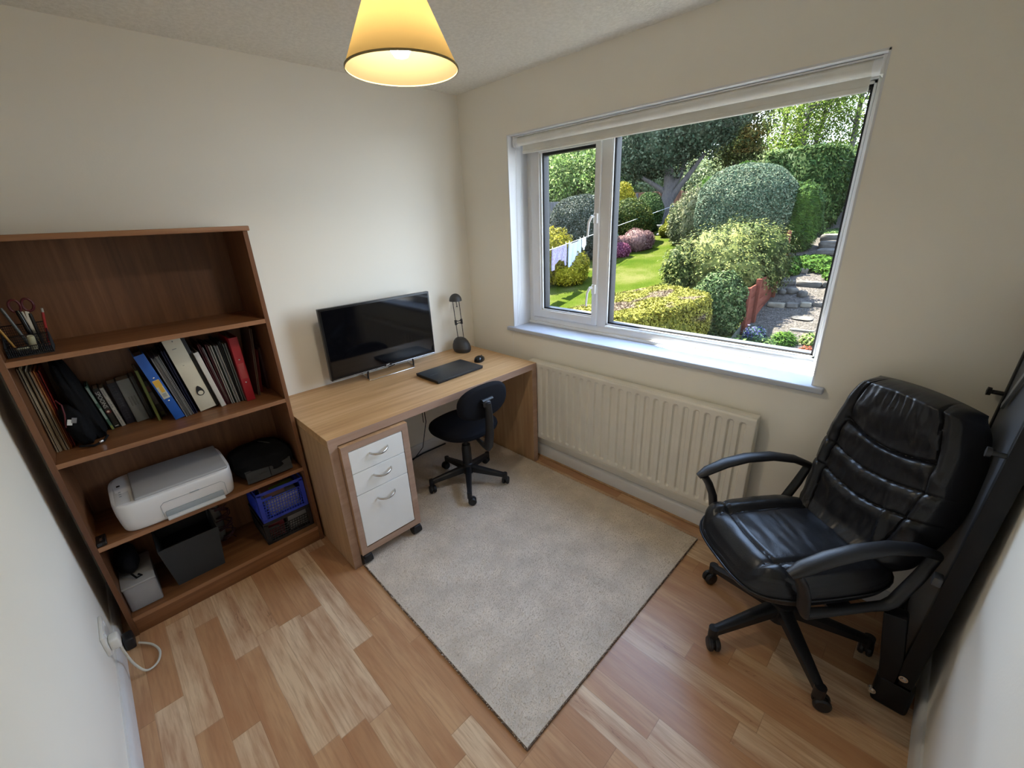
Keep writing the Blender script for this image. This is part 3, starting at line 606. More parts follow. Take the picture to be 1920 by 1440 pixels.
# ------------------------------------------------------------------ desk tidy with pens on the upper shelf
t = thing('desk_tidy', 'black wire mesh desk tidy on the top shelf at far left', 'pen holder', (-2.222, -0.225, S1 + 0.0006))
mb = MB()
def meshwall(mb, p0, p1, h0, h1, n, m=4):
    p0 = Vector(p0); p1 = Vector(p1)
    for k in range(n + 1): q = p0.lerp(p1, k / n); mb.tube([q, q + Vector((0, 0, h0 + (h1 - h0) * k / n))], 0.0007, 4)
    for k in range(m + 1): mb.tube([p0 + Vector((0, 0, h0 * k / m)), p1 + Vector((0, 0, h1 * k / m))], 0.0008 if k < m else 0.0018, 4)
a, b, c, d = (-0.055, -0.07, 0.002), (0.055, -0.07, 0.002), (0.055, 0.06, 0.002), (-0.055, 0.06, 0.002)
meshwall(mb, a, b, 0.03, 0.03, 22); meshwall(mb, b, c, 0.03, 0.09, 24, 8); meshwall(mb, d, c, 0.09, 0.09, 22, 10); meshwall(mb, a, d, 0.03, 0.09, 24, 8); meshwall(mb, (-0.055, 0, 0), (0.055, 0, 0), 0.06, 0.06, 22, 6)
mb.bx(-0.056, 0.056, -0.071, 0.061, 0.0, 0.002); mb.build('mesh_tray', M['black_plastic'], t)
mb = MB(); mb.bx(-0.03, 0.0, -0.055, -0.02, 0.003, 0.028, 0.003); mb.build('divider', M['black_plastic'], t)
def pen(lab, p0, p1, c, r=0.004):
    p0 = Vector(p0); p1 = Vector(p1); t = thing('pen', lab, 'pen', p0); d = p1 - p0
    mb = MB(); mb.tube([(0, 0, 0), d * 0.12, d * 0.9], [0.001, r, r], 10); mb.build('barrel', c, t)
    mb = MB(); mb.tube([d * 0.9, d], [r * 1.1, r * 0.8], 10); mb.build('cap', C('pale_cap', (0.35, 0.33, 0.3), 0.4) if 'red' in lab else c, t)
base = Vector((-2.222, -0.225, S1 + 0.003))
pen('red pen standing at the right of the desk tidy', base + Vector((0.043, 0.03, 0)), base + Vector((0.066, 0.01, 0.142)), C('red_pen', (0.35, 0.03, 0.03), 0.3))
pen('grey pen leaning in the desk tidy beside the scissors', base + Vector((0.0, 0.02, 0)), base + Vector((-0.030, 0.03, 0.155)), C('grey_pen', (0.10, 0.11, 0.11), 0.3), 0.005)
pen('yellow pencil at the left edge of the desk tidy', base + Vector((-0.030, -0.02, 0)), base + Vector((-0.060, 0.0, 0.12)), C('yellow_pen', (0.45, 0.25, 0.05), 0.5), 0.0035)
pen('black marker in the middle of the desk tidy', base + Vector((0.015, 0.03, 0)), base + Vector((0.004, 0.04, 0.14)), M['black_gloss'], 0.007)
pen('black pen standing upright behind the glue cap', base + Vector((0.030, 0.035, 0)), base + Vector((0.030, 0.04, 0.125)), M['black_plastic'], 0.005)
t = thing('scissors', 'scissors with dark red handle loops in the desk tidy', 'scissors', base + Vector((0.018, 0.045, 0.0)))
mb = MB()
for sg in (-1, 1):
    mb.tube([(sg * 0.016 + 0.014 * math.cos(q), 0.0, 0.155 + 0.022 * math.sin(q)) for q in [k * 2 * PI / 16 for k in range(17)]], 0.004, 8)
mb.build('handle', C('dark_red_plastic', (0.10, 0.012, 0.018), 0.3), t)
mb = MB(); mb.box((0.003, 0, 0.068), (0.010, 0.002, 0.132), Quaternion((0, 1, 0), 0.06)); mb.box((-0.003, 0.002, 0.068), (0.010, 0.002, 0.132), Quaternion((0, 1, 0), -0.06)); mb.build('blades', M['chrome'], t)
t = tag(MB().lathe([(0, 0.0), (0.010, 0.0), (0.010, 0.045), (0.008, 0.05), (0, 0.05)], (base.x + 0.008, base.y - 0.02, base.z + 0.012), 18, axis=(0.1, -0.4, 1)).build('glue_stick', C('cream_plastic', (0.42, 0.40, 0.27), 0.5)), 'cream capped glue stick in the front of the desk tidy', 'glue stick')
t = tag(MB().box((base.x - 0.015, base.y - 0.052, base.z + 0.022), (0.030, 0.012, 0.008), Quaternion((0, 0, 1), 0.15), 0.002).build('eraser', C('pale_eraser', (0.45, 0.45, 0.32), 0.6)), 'small pale eraser lying in the front of the desk tidy', 'eraser')

# ------------------------------------------------------------------ printer, bag, phone on the lower shelf
t = thing('printer', 'white inkjet printer with grey lid on the lower shelf', 'printer', (-1.992, -0.205, S3 + 0.001))
def pr_body(u, v):
    th = 2 * PI * u
    x = math.copysign(abs(math.cos(th)) ** 0.28, math.cos(th)); y = math.copysign(abs(math.sin(th)) ** 0.40, math.sin(th))
    prof = [(0.80, 0.0), (0.90, 0.0), (0.935, 0.004), (0.965, 0.03), (1.0, 0.075), (1.0, 0.112), (0.99, 0.124), (0.965, 0.130), (0.88, 0.1312), (0.5, 0.1318), (0.0, 0.1318)]
    k = v * (len(prof) - 1); i = min(int(k), len(prof) - 2); f = k - i
    s = prof[i][0] * (1 - f) + prof[i + 1][0] * f; z = prof[i][1] * (1 - f) + prof[i + 1][1] * f
    sx = 1 - (1 - s) * 0.55 if (z < 0.1301) else s
    return Vector((0.212 * x * sx, 0.150 * y * s, z + (0.014 * (y * 0.5 + 0.5)) * (z / 0.13)))
mb = MB(); mb.grid(pr_body, 96, 28, closed_u=True)
mb.bm.verts.ensure_lookup_table()
top = [v for v in mb.bm.verts if v.co.z > 0.1285 and False]
mb.build('body', M['printer'], t, smooth=True)
mb = MB(); mb.box((0.030, 0.0, 0.141), (0.335, 0.262, 0.012), Quaternion((1, 0, 0), 0.045), 0.0055, 3); mb.build('scanner_lid', M['printer_lid'], t)
mb = MB(); mb.box((-0.172, 0.0, 0.135), (0.050, 0.240, 0.006), Quaternion((1, 0, 0), 0.045), 0.002); cp = mb.build('control_panel', C('printer_panel', (0.52, 0.51, 0.50), 0.5), t)
mb = MB(); mb.box((-0.176, 0.045, 0.1405), (0.012, 0.014, 0.002), Quaternion((1, 0, 0), 0.045), 0.0008); mb.build('power_button', M['black_gloss'], cp)
mb = MB()
for k in range(3): mb.box((-0.176, -0.012 - k * 0.020, 0.1375 - k * 0.0009), (0.008, 0.006, 0.001), Quaternion((1, 0, 0), 0.045))
mb.build('button', M['tray'], cp)
mb = MB(); x0, x1, zt, zb, yf = -0.070, 0.165, 0.088, 0.020, -0.1512
for pts in ([(x0, zb), (x0, zt - 0.012), (x0 + 0.012, zt), (x1 - 0.012, zt), (x1, zt - 0.012), (x1, zb)],):
    mb.tube([(x, yf + (0.000 if z > 0.07 else 0.004 * (0.07 - z) / 0.05), z) for x, z in pts], 0.0008, 6)
mb.build('front_flap_line', M['tray'], t)
mb = MB(); mb.bx(0.035, 0.070, -0.1530, -0.149, 0.0865, 0.0905, 0.001); mb.build('flap_grip', M['tray'], t)
mb = MB(); mb.box((0.045, -0.147, 0.030), (0.215, 0.014, 0.026), Quaternion((1, 0, 0), -0.25), 0.004); mb.build('paper_slot', M['tray'], t)
mb = MB(); mb.box((0.045, -0.160, 0.013), (0.215, 0.020, 0.012), Quaternion((1, 0, 0), 0.3), 0.004, 3); mb.build('output_tray', C('bright_tray', (0.60, 0.61, 0.62), 0.25), t)
# black camera bag at right of printer
t = thing('soft_bag', 'rounded black nylon bag on the lower shelf right of the printer', 'bag', (-1.635, -0.205, S3 + 0.001))
mb = MB(); mb.grid(bagf(0, 0.0, 0.062, 0.128, 0.130, 0.062, 0.0, 3.6, sd=9), 48, 26); mb.build('body', M['bag'], t, smooth=True)
mb = MB(); mb.grid(lambda u, v: Vector((-0.103 + 0.206 * u, -0.132 + 0.012 * v - 0.004 * math.sin(PI * u), 0.008 + 0.062 * v)), 12, 6); mb.bx(-0.100, 0.100, -0.130, -0.110, 0.006, 0.066, 0.006); mb.build('front_pocket', C('bag_grey', (0.028, 0.029, 0.031), 0.7), t)
mb = MB(); mb.tube([(0.02, 0.06, 0.124), (0.05, 0.01, 0.123), (0.078, -0.05, 0.113), (0.088, -0.085, 0.10)], 0.0028, 6); mb.build('zip', C('zip_grey', (0.06, 0.06, 0.06), 0.5), t)
mb = MB(); mb.box((0.089, -0.088, 0.097), (0.005, 0.003, 0.010), None, 0.001); mb.build('zip_puller', C('brass_puller', (0.30, 0.24, 0.12), 0.35), t)
mb = MB(); mb.bx(-0.0012, 0.0012, -0.1375, -0.134, 0.010, 0.064); mb.build('seam', M['bag'], t)
# little black device
t = thing('card_reader', 'small black charger with silver mark at left end of lower shelf', 'charger', (-2.268, -0.318, S3 + 0.0005))
mb = MB(); mb.bx(-0.016, 0.016, -0.036, 0.034, 0, 0.018, 0.004, 3); mb.build('case', M['black_gloss'], t)
mb = MB(); mb.bx(-0.004, 0.005, -0.016, 0.004, 0.018, 0.0186, 0.0002); mb.build('silver_mark', M['chrome'], t)

# ------------------------------------------------------------------ bottom shelf things
t = thing('storage_bin', 'dark charcoal tapered storage bin on the bottom shelf', 'storage box', (-2.018, -0.165, S0 + 0.0005))
mb = MB()
def ringq(z, hx0, hx1, hy0, hy1): return [mb.bm.verts.new((x, y, z)) for x, y in ((hx0, hy0), (hx1, hy0), (hx1, hy1), (hx0, hy1))]
fr_b = [(-0.090, -0.122), (0.098, -0.122), (0.098, 0.115), (-0.090, 0.115)]; fr_t = [(-0.113, -0.150), (0.117, -0.150), (0.117, 0.120), (-0.113, 0.120)]
def loft(mb, a, za, b, zb, inner=False):
    A = [mb.bm.verts.new((x, y, za)) for x, y in a]; B = [mb.bm.verts.new((x, y, zb)) for x, y in b]
    for k in range(4): mb.bm.faces.new((A[k], A[(k + 1) % 4], B[(k + 1) % 4], B[k]))
    return A, B
A, B = loft(mb, fr_b, 0.0, fr_t, 0.225); sh = lambda P, d: [(x - math.copysign(d, x), y - math.copysign(d, y)) for x, y in P]
A2, B2 = loft(mb, sh(fr_b, 0.005), 0.004, sh(fr_t, 0.005), 0.225)
mb.bm.faces.new(A); mb.bm.faces.new(A2)
for k in range(4): mb.bm.faces.new((B[k], B[(k + 1) % 4], B2[(k + 1) % 4], B2[k]))
mb.build('body', M['grey_felt'], t)
mb = MB(); mb.bx(-0.092, 0.098, -0.124, 0.105, 0.110, 0.15, 0.02, 3); mb.build('contents', M['black_fabric'], t)
t = thing('plastic_box', 'frosted clear plastic box at the left of the bottom shelf', 'storage box', (-2.224, -0.20, S0 + 0.0005))
mb = MB(); mb.bx(-0.056, 0.056, -0.121, 0.10, 0, 0.122, 0.006, 3); mb.build('tub', M['clear'], t)
mb = MB(); mb.bx(-0.058, 0.058, -0.123, 0.102, 0.120, 0.130, 0.003, 2); mb.build('lid', C('frosted_lid', (0.36, 0.355, 0.35), 0.35), t)
mb = MB(); mb.bx(-0.045, 0.040, -0.110, 0.09, 0.006, 0.110, 0.004); mb.build('contents', C('pale_contents', (0.36, 0.34, 0.31), 0.7), t)
mb = MB(); mb.bx(-0.005, 0.045, -0.1118, -0.110, 0.090, 0.105); mb.bx(0.018, 0.045, -0.1118, -0.110, 0.012, 0.03); mb.build('printed_label', C('brown_grey_ink', (0.20, 0.18, 0.16), 0.7), t)
t = thing('headphone_case', 'black cloth bundle lying on top of the clear plastic box', 'bag', (-2.236, -0.185, S0 + 0.131))
mb = MB(); mb.grid(bagf(0, 0, 0.055, 0.040, 0.085, 0.055, 0.0, 2.4, sd=2), 30, 18); mb.build('bundle', M['bag'], t, smooth=True)
mb = MB(); mb.tube([(0.0, -0.08, 0.02), (0.012, -0.105, 0.006), (0.03, -0.10, 0.006), (0.02, -0.085, 0.008)], 0.004, 8); mb.build('strap', M['bag'], t)
# behind the bin: clear bag, maroon cable
t = thing('cable_coil', 'tangled dark maroon cable behind the charcoal bin', 'cable', (-1.855, -0.10, S0))
mb = MB(); rnd = random.Random(4)
for q in range(3):
    pts = []; x, y, z = 0, 0, 0.004
    for k in range(26):
        a = k * 0.9 + q; pts.append((0.030 * math.cos(a) + 0.008 * rnd.uniform(-1, 1), 0.022 * math.sin(a) - 0.02, 0.004 + 0.0085 * k + 0.01 * rnd.random()))
    mb.tube(pts, 0.0028, 6)
mb.build('cable', C('maroon_cable', (0.055, 0.012, 0.022), 0.5), t)
t = tag(MB().grid(bagf(-1.885, -0.075, S0 + 0.15, 0.030, 0.035, 0.148, 0.0, 2.6, sd=12), 24, 20).build('polythene_bag', C('pale_polythene', (0.16, 0.17, 0.18), 0.25), smooth=True), 'crumpled pale polythene bag behind the charcoal bin', 'bag')
# stacked crates
def crate(label, z, m, x0, x1, hgt, seed):
    cx_ = (x0 + x1) / 2; hw_ = (x1 - x0) / 2
    t = thing('plastic_crate', label, 'crate', (cx_, -0.19, z)); y0_, y1_ = -0.128, 0.128
    def wall(mb, p0, p1, nrm):
        p0 = Vector(p0); p1 = Vector(p1); L_ = (p1 - p0).length; dx = (p1 - p0) / L_; th = 0.003
        def bar(a, b, w, horizontal=None):
            pa = p0 + dx * a[0] + Vector((0, 0, a[1])); pb = p0 + dx * b[0] + Vector((0, 0, b[1]))
            mb.tube([pa, pb], w, 4)
        def slab(a0, a1, b0, b1):
            c = p0 + dx * (a0 + a1) / 2 + Vector((0, 0, (b0 + b1) / 2)); s_ = Vector((abs(dx.x) * (a1 - a0) + abs(nrm[0]) * th, abs(dx.y) * (a1 - a0) + abs(nrm[1]) * th, b1 - b0)); mb.box(c, s_, None, 0.0008, 1)
        slab(0, L_, 0, 0.016); slab(0, L_, hgt - 0.018, hgt); slab(0, 0.020, 0.01, hgt - 0.01); slab(L_ - 0.020, L_, 0.01, hgt - 0.01)
        slab(0.02, L_ * 0.30, hgt - 0.045, hgt - 0.035)
        n = int((L_ - 0.04) / 0.0125)
        for k in range(n):  # slanted lattice
            a = 0.02 + (L_ - 0.04) * (k + 0.5) / n
            bar((a - 0.004, 0.014), (a + 0.004, hgt - 0.045), 0.0022)
        mrows = int((hgt - 0.06) / 0.014)
        for k in range(1, mrows + 1): slab(0.018, L_ - 0.018, 0.012 + k * (hgt - 0.06) / mrows - 0.0022, 0.012 + k * (hgt - 0.06) / mrows + 0.0022)
    mb = MB(); wall(mb, (-hw_, y0_, 0), (hw_, y0_, 0), (0, 1)); mb.build('front_wall', m, t)
    mb = MB(); wall(mb, (-hw_, y1_, 0), (hw_, y1_, 0), (0, 1)); mb.build('rear_wall', m, t)
    for sg in (-1, 1):
        mb = MB(); wall(mb, (sg * hw_, y0_, 0), (sg * hw_, y1_, 0), (1, 0)); mb.build('side_wall', m, t)
    mb = MB(); mb.bx(-hw_, hw_, y0_, y1_, 0, 0.004); mb.build('base', m, t)
    return t
ck = crate('black plastic lattice crate under the blue crate', S0 + 0.0005, M['black_plastic'], -1.728, -1.498, 0.130, 1)
cb_ = crate('blue plastic lattice crate stacked on the black crate', S0 + 0.132, C('blue_crate', (0.018, 0.045, 0.42), 0.35), -1.722, -1.500, 0.172, 2)
def inside(name, lab, cat, c, s, m, rz=0.0):
    o = MB().box(c, s, Quaternion((0, 0, 1), rz), 0.002).build(name, m); tag(o, lab, cat); return o
inside('paper_pad', 'bundle of white papers seen through the blue crate', 'papers', (-1.60, -0.205, S0 + 0.185), (0.150, 0.16, 0.085), C('white_paper', (0.52, 0.50, 0.50), 0.8))
inside('leaflet', 'pink brown leaflet bundle seen through the blue crate', 'leaflet', (-1.63, -0.20, S0 + 0.245), (0.10, 0.13, 0.025), C('pinkish_paper', (0.30, 0.16, 0.13), 0.7))
inside('notebook', 'lime green notebook poking up inside the blue crate', 'notebook', (-1.590, -0.265, S0 + 0.275), (0.115, 0.05, 0.006), C('lime_card', (0.22, 0.36, 0.03), 0.5), 0.1)
inside('notebook', 'dark green notebook lying above the blue crate rim', 'notebook', (-1.600, -0.12, S0 + 0.300), (0.17, 0.14, 0.008), C('dk_green_card', (0.03, 0.07, 0.03), 0.6), 0.1)
inside('pouch', 'dark red pouch seen through the black crate', 'pouch', (-1.67, -0.22, S0 + 0.060), (0.08, 0.16, 0.10), C('dark_red_cloth', (0.14, 0.012, 0.020), 0.6))
inside('leaflet', 'pale grey booklet stack seen through the black crate', 'booklet', (-1.56, -0.21, S0 + 0.050), (0.095, 0.15, 0.085), C('grey_paper', (0.30, 0.29, 0.28), 0.7))

# ------------------------------------------------------------------ desk
DX0, DX1, DY, DH, DT = -1.4651, -0.0793, -0.7124, 0.735, 0.040
t = thing('desk', 'long light oak desk with slab end panels against the wall', 'desk', ((DX0 + DX1) / 2, DY / 2, 0))
hx = (DX1 - DX0) / 2; hy = -DY / 2
mb = MB(); mb.bx(-hx, hx, -hy + 0.0012, hy - 0.006, DH - DT, DH, 0.0012, 1); mb.build('desktop', M['oak_x'], t)
mb = MB(); mb.bx(-hx, hx, -hy, -hy + 0.0015, DH - DT, DH - 0.0004); mb.build('front_edging', M['oak_edge'], t)
for sg in (-1, 1):
    a = sg * hx; b = sg * (hx - DT); mb = MB(); mb.bx(min(a, b), max(a, b), -hy + 0.0012, hy - 0.006 - (0.016 if True else 0), 0.0, DH - DT, 0.0012, 1); o = mb.build('end_panel', M['oak_z'], t)
    mb = MB(); mb.bx(min(a, b), max(a, b), -hy, -hy + 0.0015, 0, DH - DT); mb.build('edging', M['oak_edge'], o)

# drawer unit on castors
KX0, KX1, KY, KZ0, KZ1 = -1.4235, -1.078, -0.7360, 0.0745, 0.688
t = thing('drawer_unit', 'mobile oak drawer unit with three white drawers under the desk', 'drawer unit', ((KX0 + KX1) / 2, KY, 0))
w = (KX1 - KX0) / 2; D = 0.50
mb = MB(); mb.bx(-w, w, 0.0012, D, KZ1 - 0.030, KZ1); mb.bx(-w, w, 0.0012, D, KZ0, KZ0 + 0.030); mb.bx(-w, -w + 0.030, 0.0012, D, KZ0 + 0.03, KZ1 - 0.03); mb.bx(w - 0.030, w, 0.0012, D, KZ0 + 0.03, KZ1 - 0.03); mb.bx(-w + 0.03, w - 0.03, D - 0.01, D, KZ0 + 0.03, KZ1 - 0.03); mb.build('carcass', M['oak_z'], t)
mb = MB(); ring2 = [(-w, w, KZ1 - 0.032, KZ1), (-w, w, KZ0, KZ0 + 0.034), (-w, -w + 0.030, KZ0 + 0.034, KZ1 - 0.032), (w - 0.034, w, KZ0 + 0.034, KZ1 - 0.032)]
for a, b, c, d in ring2: mb.bx(a, b, 0.0, 0.0015, c, d)
mb.build('front_edging', M['oak_edge'], t)
zs = [0.112, 0.414, 0.534, KZ1 - 0.034]; xa, xb = -w + 0.031, w - 0.036
for k in range(3):
    mb = MB(); mb.bx(xa, xb, 0.001, 0.018, zs[k] + 0.0015, zs[k + 1] - 0.0015, 0.001, 1); dr = mb.build('drawer', M['drawer_white'], t)
    mb = MB(); mb.bx(xa + 0.01, xb - 0.01, 0.018, D - 0.03, zs[k] + 0.012, zs[k + 1] - 0.02); mb.build('drawer_box', M['oak_z'], dr)
    zc = zs[k + 1] - (0.048 if k else 0.062)
    mb = MB(); pts = []
    for q in range(17):
        f = q / 16; x = 0.048 * (2 * f - 1); s = 1 - (2 * f - 1) ** 2
        pts.append((x + 0.003, -0.002 - 0.026 * s ** 0.6, zc + 0.004 - 0.010 * s))
    mb.tube(pts, [(0.0035 + 0.002 * (1 - abs(2 * q / 16 - 1)), 0.006) for q in range(17)], 10); mb.build('handle', M['chrome'], dr)
for sx in (-1, 1):
    for yy_ in (0.022, D - 0.045):
        x = sx * (w - 0.0255); mb = MB(); mb.cyl((x, yy_, KZ0 - 0.008), (x, yy_, KZ0), 0.012); mb.bx(x - 0.021, x + 0.021, yy_ - 0.026, yy_ + 0.020, 0.018, KZ0 - 0.006, 0.008, 3)
        cs = mb.build('castor', M['black_plastic'], t)
        for s2 in (-1, 1):
            mb = MB(); mb.cyl((x + s2 * 0.010, yy_ - 0.002, 0.036), (x + s2 * 0.024, yy_ - 0.002, 0.036), 0.025, seg=28); mb.build('wheel', M['black_plastic'], cs)

# ------------------------------------------------------------------ television on the desk
t = thing('television', 'black flat screen television standing on the back of the desk', 'television', (-0.828, -0.145, DH))
mb = MB(); W2, Z0, Z1 = 0.354, 0.060, 0.470
mb.bx(-W2, W2, -0.006, 0.022, Z0, Z1, 0.0015, 2); mb.build('bezel', M['bezel'], t)
mb = MB(); mb.bx(-W2 + 0.011, W2 - 0.011, -0.0072, -0.0055, Z0 + 0.020, Z1 - 0.011); mb.build('screen', M['screen'], t)
mb = MB(); mb.bx(-0.24, 0.24, 0.020, 0.058, Z0 + 0.02, Z1 - 0.10, 0.014, 3); mb.build('rear_housing', M['black_plastic'], t)
mb = MB(); mb.tube([(-W2 + 0.004, -0.0075, Z0 + 0.0045), (-0.025, -0.0075, Z0 + 0.0045)], 0.0011, 6); mb.tube([(0.025, -0.0075, Z0 + 0.0045), (W2 - 0.004, -0.0075, Z0 + 0.0045)], 0.0011, 6); mb.build('chrome_strip', M['chrome'], t)
text_mb('maker_mark', 'JVC', 0.016, Matrix.Translation((0, -0.0076, Z0 + 0.009)) @ Matrix(((1, 0, 0, 0), (0, 0, -1, 0), (0, 1, 0, 0), (0, 0, 0, 1))), C('silver_print', (0.70, 0.70, 0.70), 0.35), t, 0.0005)
mb = MB(); st = 0.0035; xs0, xs1 = -0.136, 0.184
mb.tube([(-0.110, 0.140, 0.006), (-0.125, 0.02, 0.0045), (xs0, -0.008, 0.0045), (xs0 + 0.012, -0.014, 0.0045), (xs1 - 0.012, -0.014, 0.0045), (xs1, -0.008, 0.0045), (xs1 + 0.01, 0.02, 0.0045), (xs1 + 0.03, 0.125, 0.006)], st, 10)
mb.build('stand', M['chrome'], t)
for x in (-0.125, xs1 + 0.014):
    mb = MB(); mb.tube([(x, 0.028, 0.006), (x, 0.026, 0.03), (x * 0.95, 0.018, Z0 + 0.02)], 0.0055, 8); mb.build('stand_neck', M['black_plastic'], t)
mb = MB(); mb.tube([(0.10, 0.06, 0.10), (0.10, 0.10, 0.02), (0.07, 0.13, 0.004)], 0.003, 8); mb.build('cable', M['black_plastic'], t)

# ------------------------------------------------------------------ laptop and mouse
t = thing('laptop', 'closed black laptop lying near the desk front edge', 'laptop', (-0.556, -0.418, DH))
t.rotation_euler = (0, 0, 0.020)
mb = MB(); mb.bx(-0.176, 0.176, -0.111, 0.111, 0.003, 0.014, 0.003, 2); mb.build('base', M['black_plastic'], t)
mb = MB(); mb.bx(-0.178, 0.178, -0.113, 0.113, 0.0145, 0.0205, 0.0028, 2); ld = mb.build('lid', plain('graphite_lid', (0.022, 0.024, 0.027), 0.38), t)
mb = MB(); 
for k, wl in enumerate((4, 5, 6, 4, 5, 5, 4)): mb.bx(-0.148 + k * 0.0082, -0.148 + k * 0.0082 + wl * 0.001, 0.0, 0.0065, 0.0204, 0.0207)
mb.build('maker_mark', C('dim_silver', (0.10, 0.10, 0.10), 0.3), ld)
mb = MB(); 
for sx in (-1, 1):
    for sy in (-1, 1): mb.bx(sx * 0.15 - 0.012, sx * 0.15 + 0.012, sy * 0.09 - 0.004, sy * 0.09 + 0.004, 0, 0.004)
mb.build('feet', M['black_plastic'], t)
t = thing('mouse', 'small black computer mouse on the desk behind the laptop', 'computer mouse', (-0.283, -0.385, DH), rz=0.45)
def mf(u, v):
    th = 2 * PI * u; r = math.sin(PI * 0.5 * v); z = math.cos(PI * 0.5 * v)
    x = 0.052 * math.copysign(abs(math.cos(th)) ** 0.85, math.cos(th)) * r; y = 0.030 * math.copysign(abs(math.sin(th)) ** 0.85, math.sin(th)) * r * (1 - 0.12 * math.cos(th))
    return Vector((x, y, 0.001 + 0.036 * z ** 0.75 * (1 - 0.25 * math.cos(th) * r)))
mb = MB(); mb.grid(mf, 36, 14, closed_u=True); mb.build('shell', M['black_gloss'], t, smooth=True)
mb = MB(); mb.cyl((0.032, -0.003, 0.0245), (0.032, 0.003, 0.0245), 0.007, seg=16); mb.build('scroll_wheel', M['black_plastic'], t)

# ------------------------------------------------------------------ desk lamp
t = thing('desk_lamp', 'charcoal desk lamp with twin rods in the desk corner', 'desk lamp', (-0.215, -0.105, DH))
mb = MB()
def lbf(u, v):
    th = 2 * PI * u; pr = [(0.88, 0.0), (1.0, 0.010), (1.06, 0.028), (1.0, 0.05), (0.84, 0.075), (0.62, 0.092), (0.44, 0.099), (0.0, 0.1)]
    k = v * (len(pr) - 1); i = min(int(k), len(pr) - 2); f = k - i; r = pr[i][0] * (1 - f) + pr[i + 1][0] * f; z = pr[i][1] * (1 - f) + pr[i + 1][1] * f
    return Vector((0.056 * r * math.cos(th), 0.072 * r * math.sin(th) - 0.012 * (1 - z / 0.1), z))
mb.grid(lbf, 40, 28, closed_u=True); mb.build('base', M['lamp_grey'], t, smooth=True)
rb = [(-0.020, 0.0, 0.095), (0.030, 0.0, 0.095)]; rtp = [(-0.040, 0.0, 0.375), (0.014, 0.0, 0.372)]
for a, b in zip(rb, rtp):
    mb = MB(); mb.cyl(a, b, 0.0026, seg=10); mb.build('rod', M['black_plastic'], t)
mb = MB(); f = 0.43; p0 = Vector(rb[0]).lerp(Vector(rtp[0]), f); p1 = Vector(rb[1]).lerp(Vector(rtp[1]), f); ax = (Vector(rtp[0]) - Vector(rb[0])).normalized()
for p in (p0, p1): mb.cyl(p - ax * 0.017, p + ax * 0.017, 0.008, seg=14)
mb.tube([p0 + ax * 0.010, (p0 + p1) / 2 + ax * 0.006, p1 + ax * 0.010], [0.005, 0.003, 0.005], 8); mb.tube([p0 - ax * 0.012, (p0 + p1) / 2 - ax * 0.007, p1 - ax * 0.012], [0.005, 0.003, 0.005], 8)
mb.build('clamp', M['black_plastic'], t)
mb = MB(); mb.tube([(-0.013, -0.002, 0.375), (-0.010, -0.004, 0.33)], [0.003, 0.002], 8); mb.lathe([(0, -0.006), (0.006, 0), (0, 0.006)], (-0.010, -0.004, 0.326), 10); mb.build('tilt_handle', M['black_plastic'], t)
mb = MB(); pr = [(0.044 * math.cos(a), 0.050 * math.sin(a)) for a in [k * PI / 2 / 12 for k in range(13)]]; pr2 = [(0.040 * math.cos(a), 0.046 * math.sin(a)) for a in [PI / 2 - k * PI / 2 / 12 for k in range(13)]]
mb.lathe([(max(0, r), z) for r, z in pr] + [(max(0, r), z) for r, z in pr2] + [(0.044, 0)], (-0.014, 0.0, 0.366), 32); mb.build('lamp_head', M['lamp_grey'], t, smooth=True)
mb = MB(); mb.lathe([(0, -0.002), (0.030, 0.004), (0.036, 0.012), (0, 0.02)], (-0.014, 0.0, 0.370), 20); mb.build('reflector', C('pale_reflector', (0.6, 0.58, 0.52), 0.3), t)

# ------------------------------------------------------------------ cables under the desk
t = tag(MB().tube(smooth([(-0.69, -0.20, 0.70), (-0.70, -0.15, 0.62), (-0.66, -0.13, 0.55), (-0.62, -0.12, 0.45), (-0.60, -0.10, 0.3)]), 0.003, 6).tube([(-0.64, -0.16, 0.70), (-0.63, -0.14, 0.60), (-0.60, -0.12, 0.50), (-0.58, -0.10, 0.3), (-0.62, -0.08, 0.10), (-0.7, -0.06, 0.02)], 0.003, 6).build('monitor_cable', M['black_plastic']), 'black cables hanging under the desk behind the chair', 'cable')
t = tag(MB().tube([(-1.05, -0.040, 0.026), (-0.9, -0.035, 0.027), (-0.75, -0.06, 0.026), (-0.6, -0.04, 0.027), (-0.4, -0.045, 0.026)], 0.006, 8).build('floor_cable', M['black_plastic']), 'black cable lying along the skirting under the desk', 'cable')

# ------------------------------------------------------------------ rug
rug = thing('rug', 'large beige rug on the wooden floor in front of the desk', 'rug', (0, 0, 0))
RC = [(-1.412, -0.022), (-0.124, -0.022), (-0.124, -1.8735), (-1.441, -1.8735)]
def rugp(u, v):
    a = Vector(RC[0]).lerp(Vector(RC[1]), u); b = Vector(RC[3]).lerp(Vector(RC[2]), u); p = a.lerp(b, v)
    return p
mb = MB(); mb.bm.verts.ensure_lookup_table()
vb = [mb.bm.verts.new((*RC[k], 0.0005)) for k in range(4)]; vt = [mb.bm.verts.new((*RC[k], 0.0085)) for k in range(4)]
mb.bm.faces.new(vb[::-1]); mb.bm.faces.new(vt)
for k in range(4): mb.bm.faces.new((vb[k], vb[(k + 1) % 4], vt[(k + 1) % 4], vt[k]))
mb.build('rug_backing', C('rug_backing', (0.16, 0.11, 0.08), 0.9), rug)
mb = MB(); vb = [mb.bm.verts.new((RC[k][0] * 1.0 + (0.004 if k in (0, 3) else -0.004), RC[k][1] + (0.004 if k > 1 else -0.004), 0.0118)) for k in range(4)]; v0 = [mb.bm.verts.new((v_.co.x, v_.co.y, 0.008)) for v_ in vb]; mb.bm.faces.new(vb)
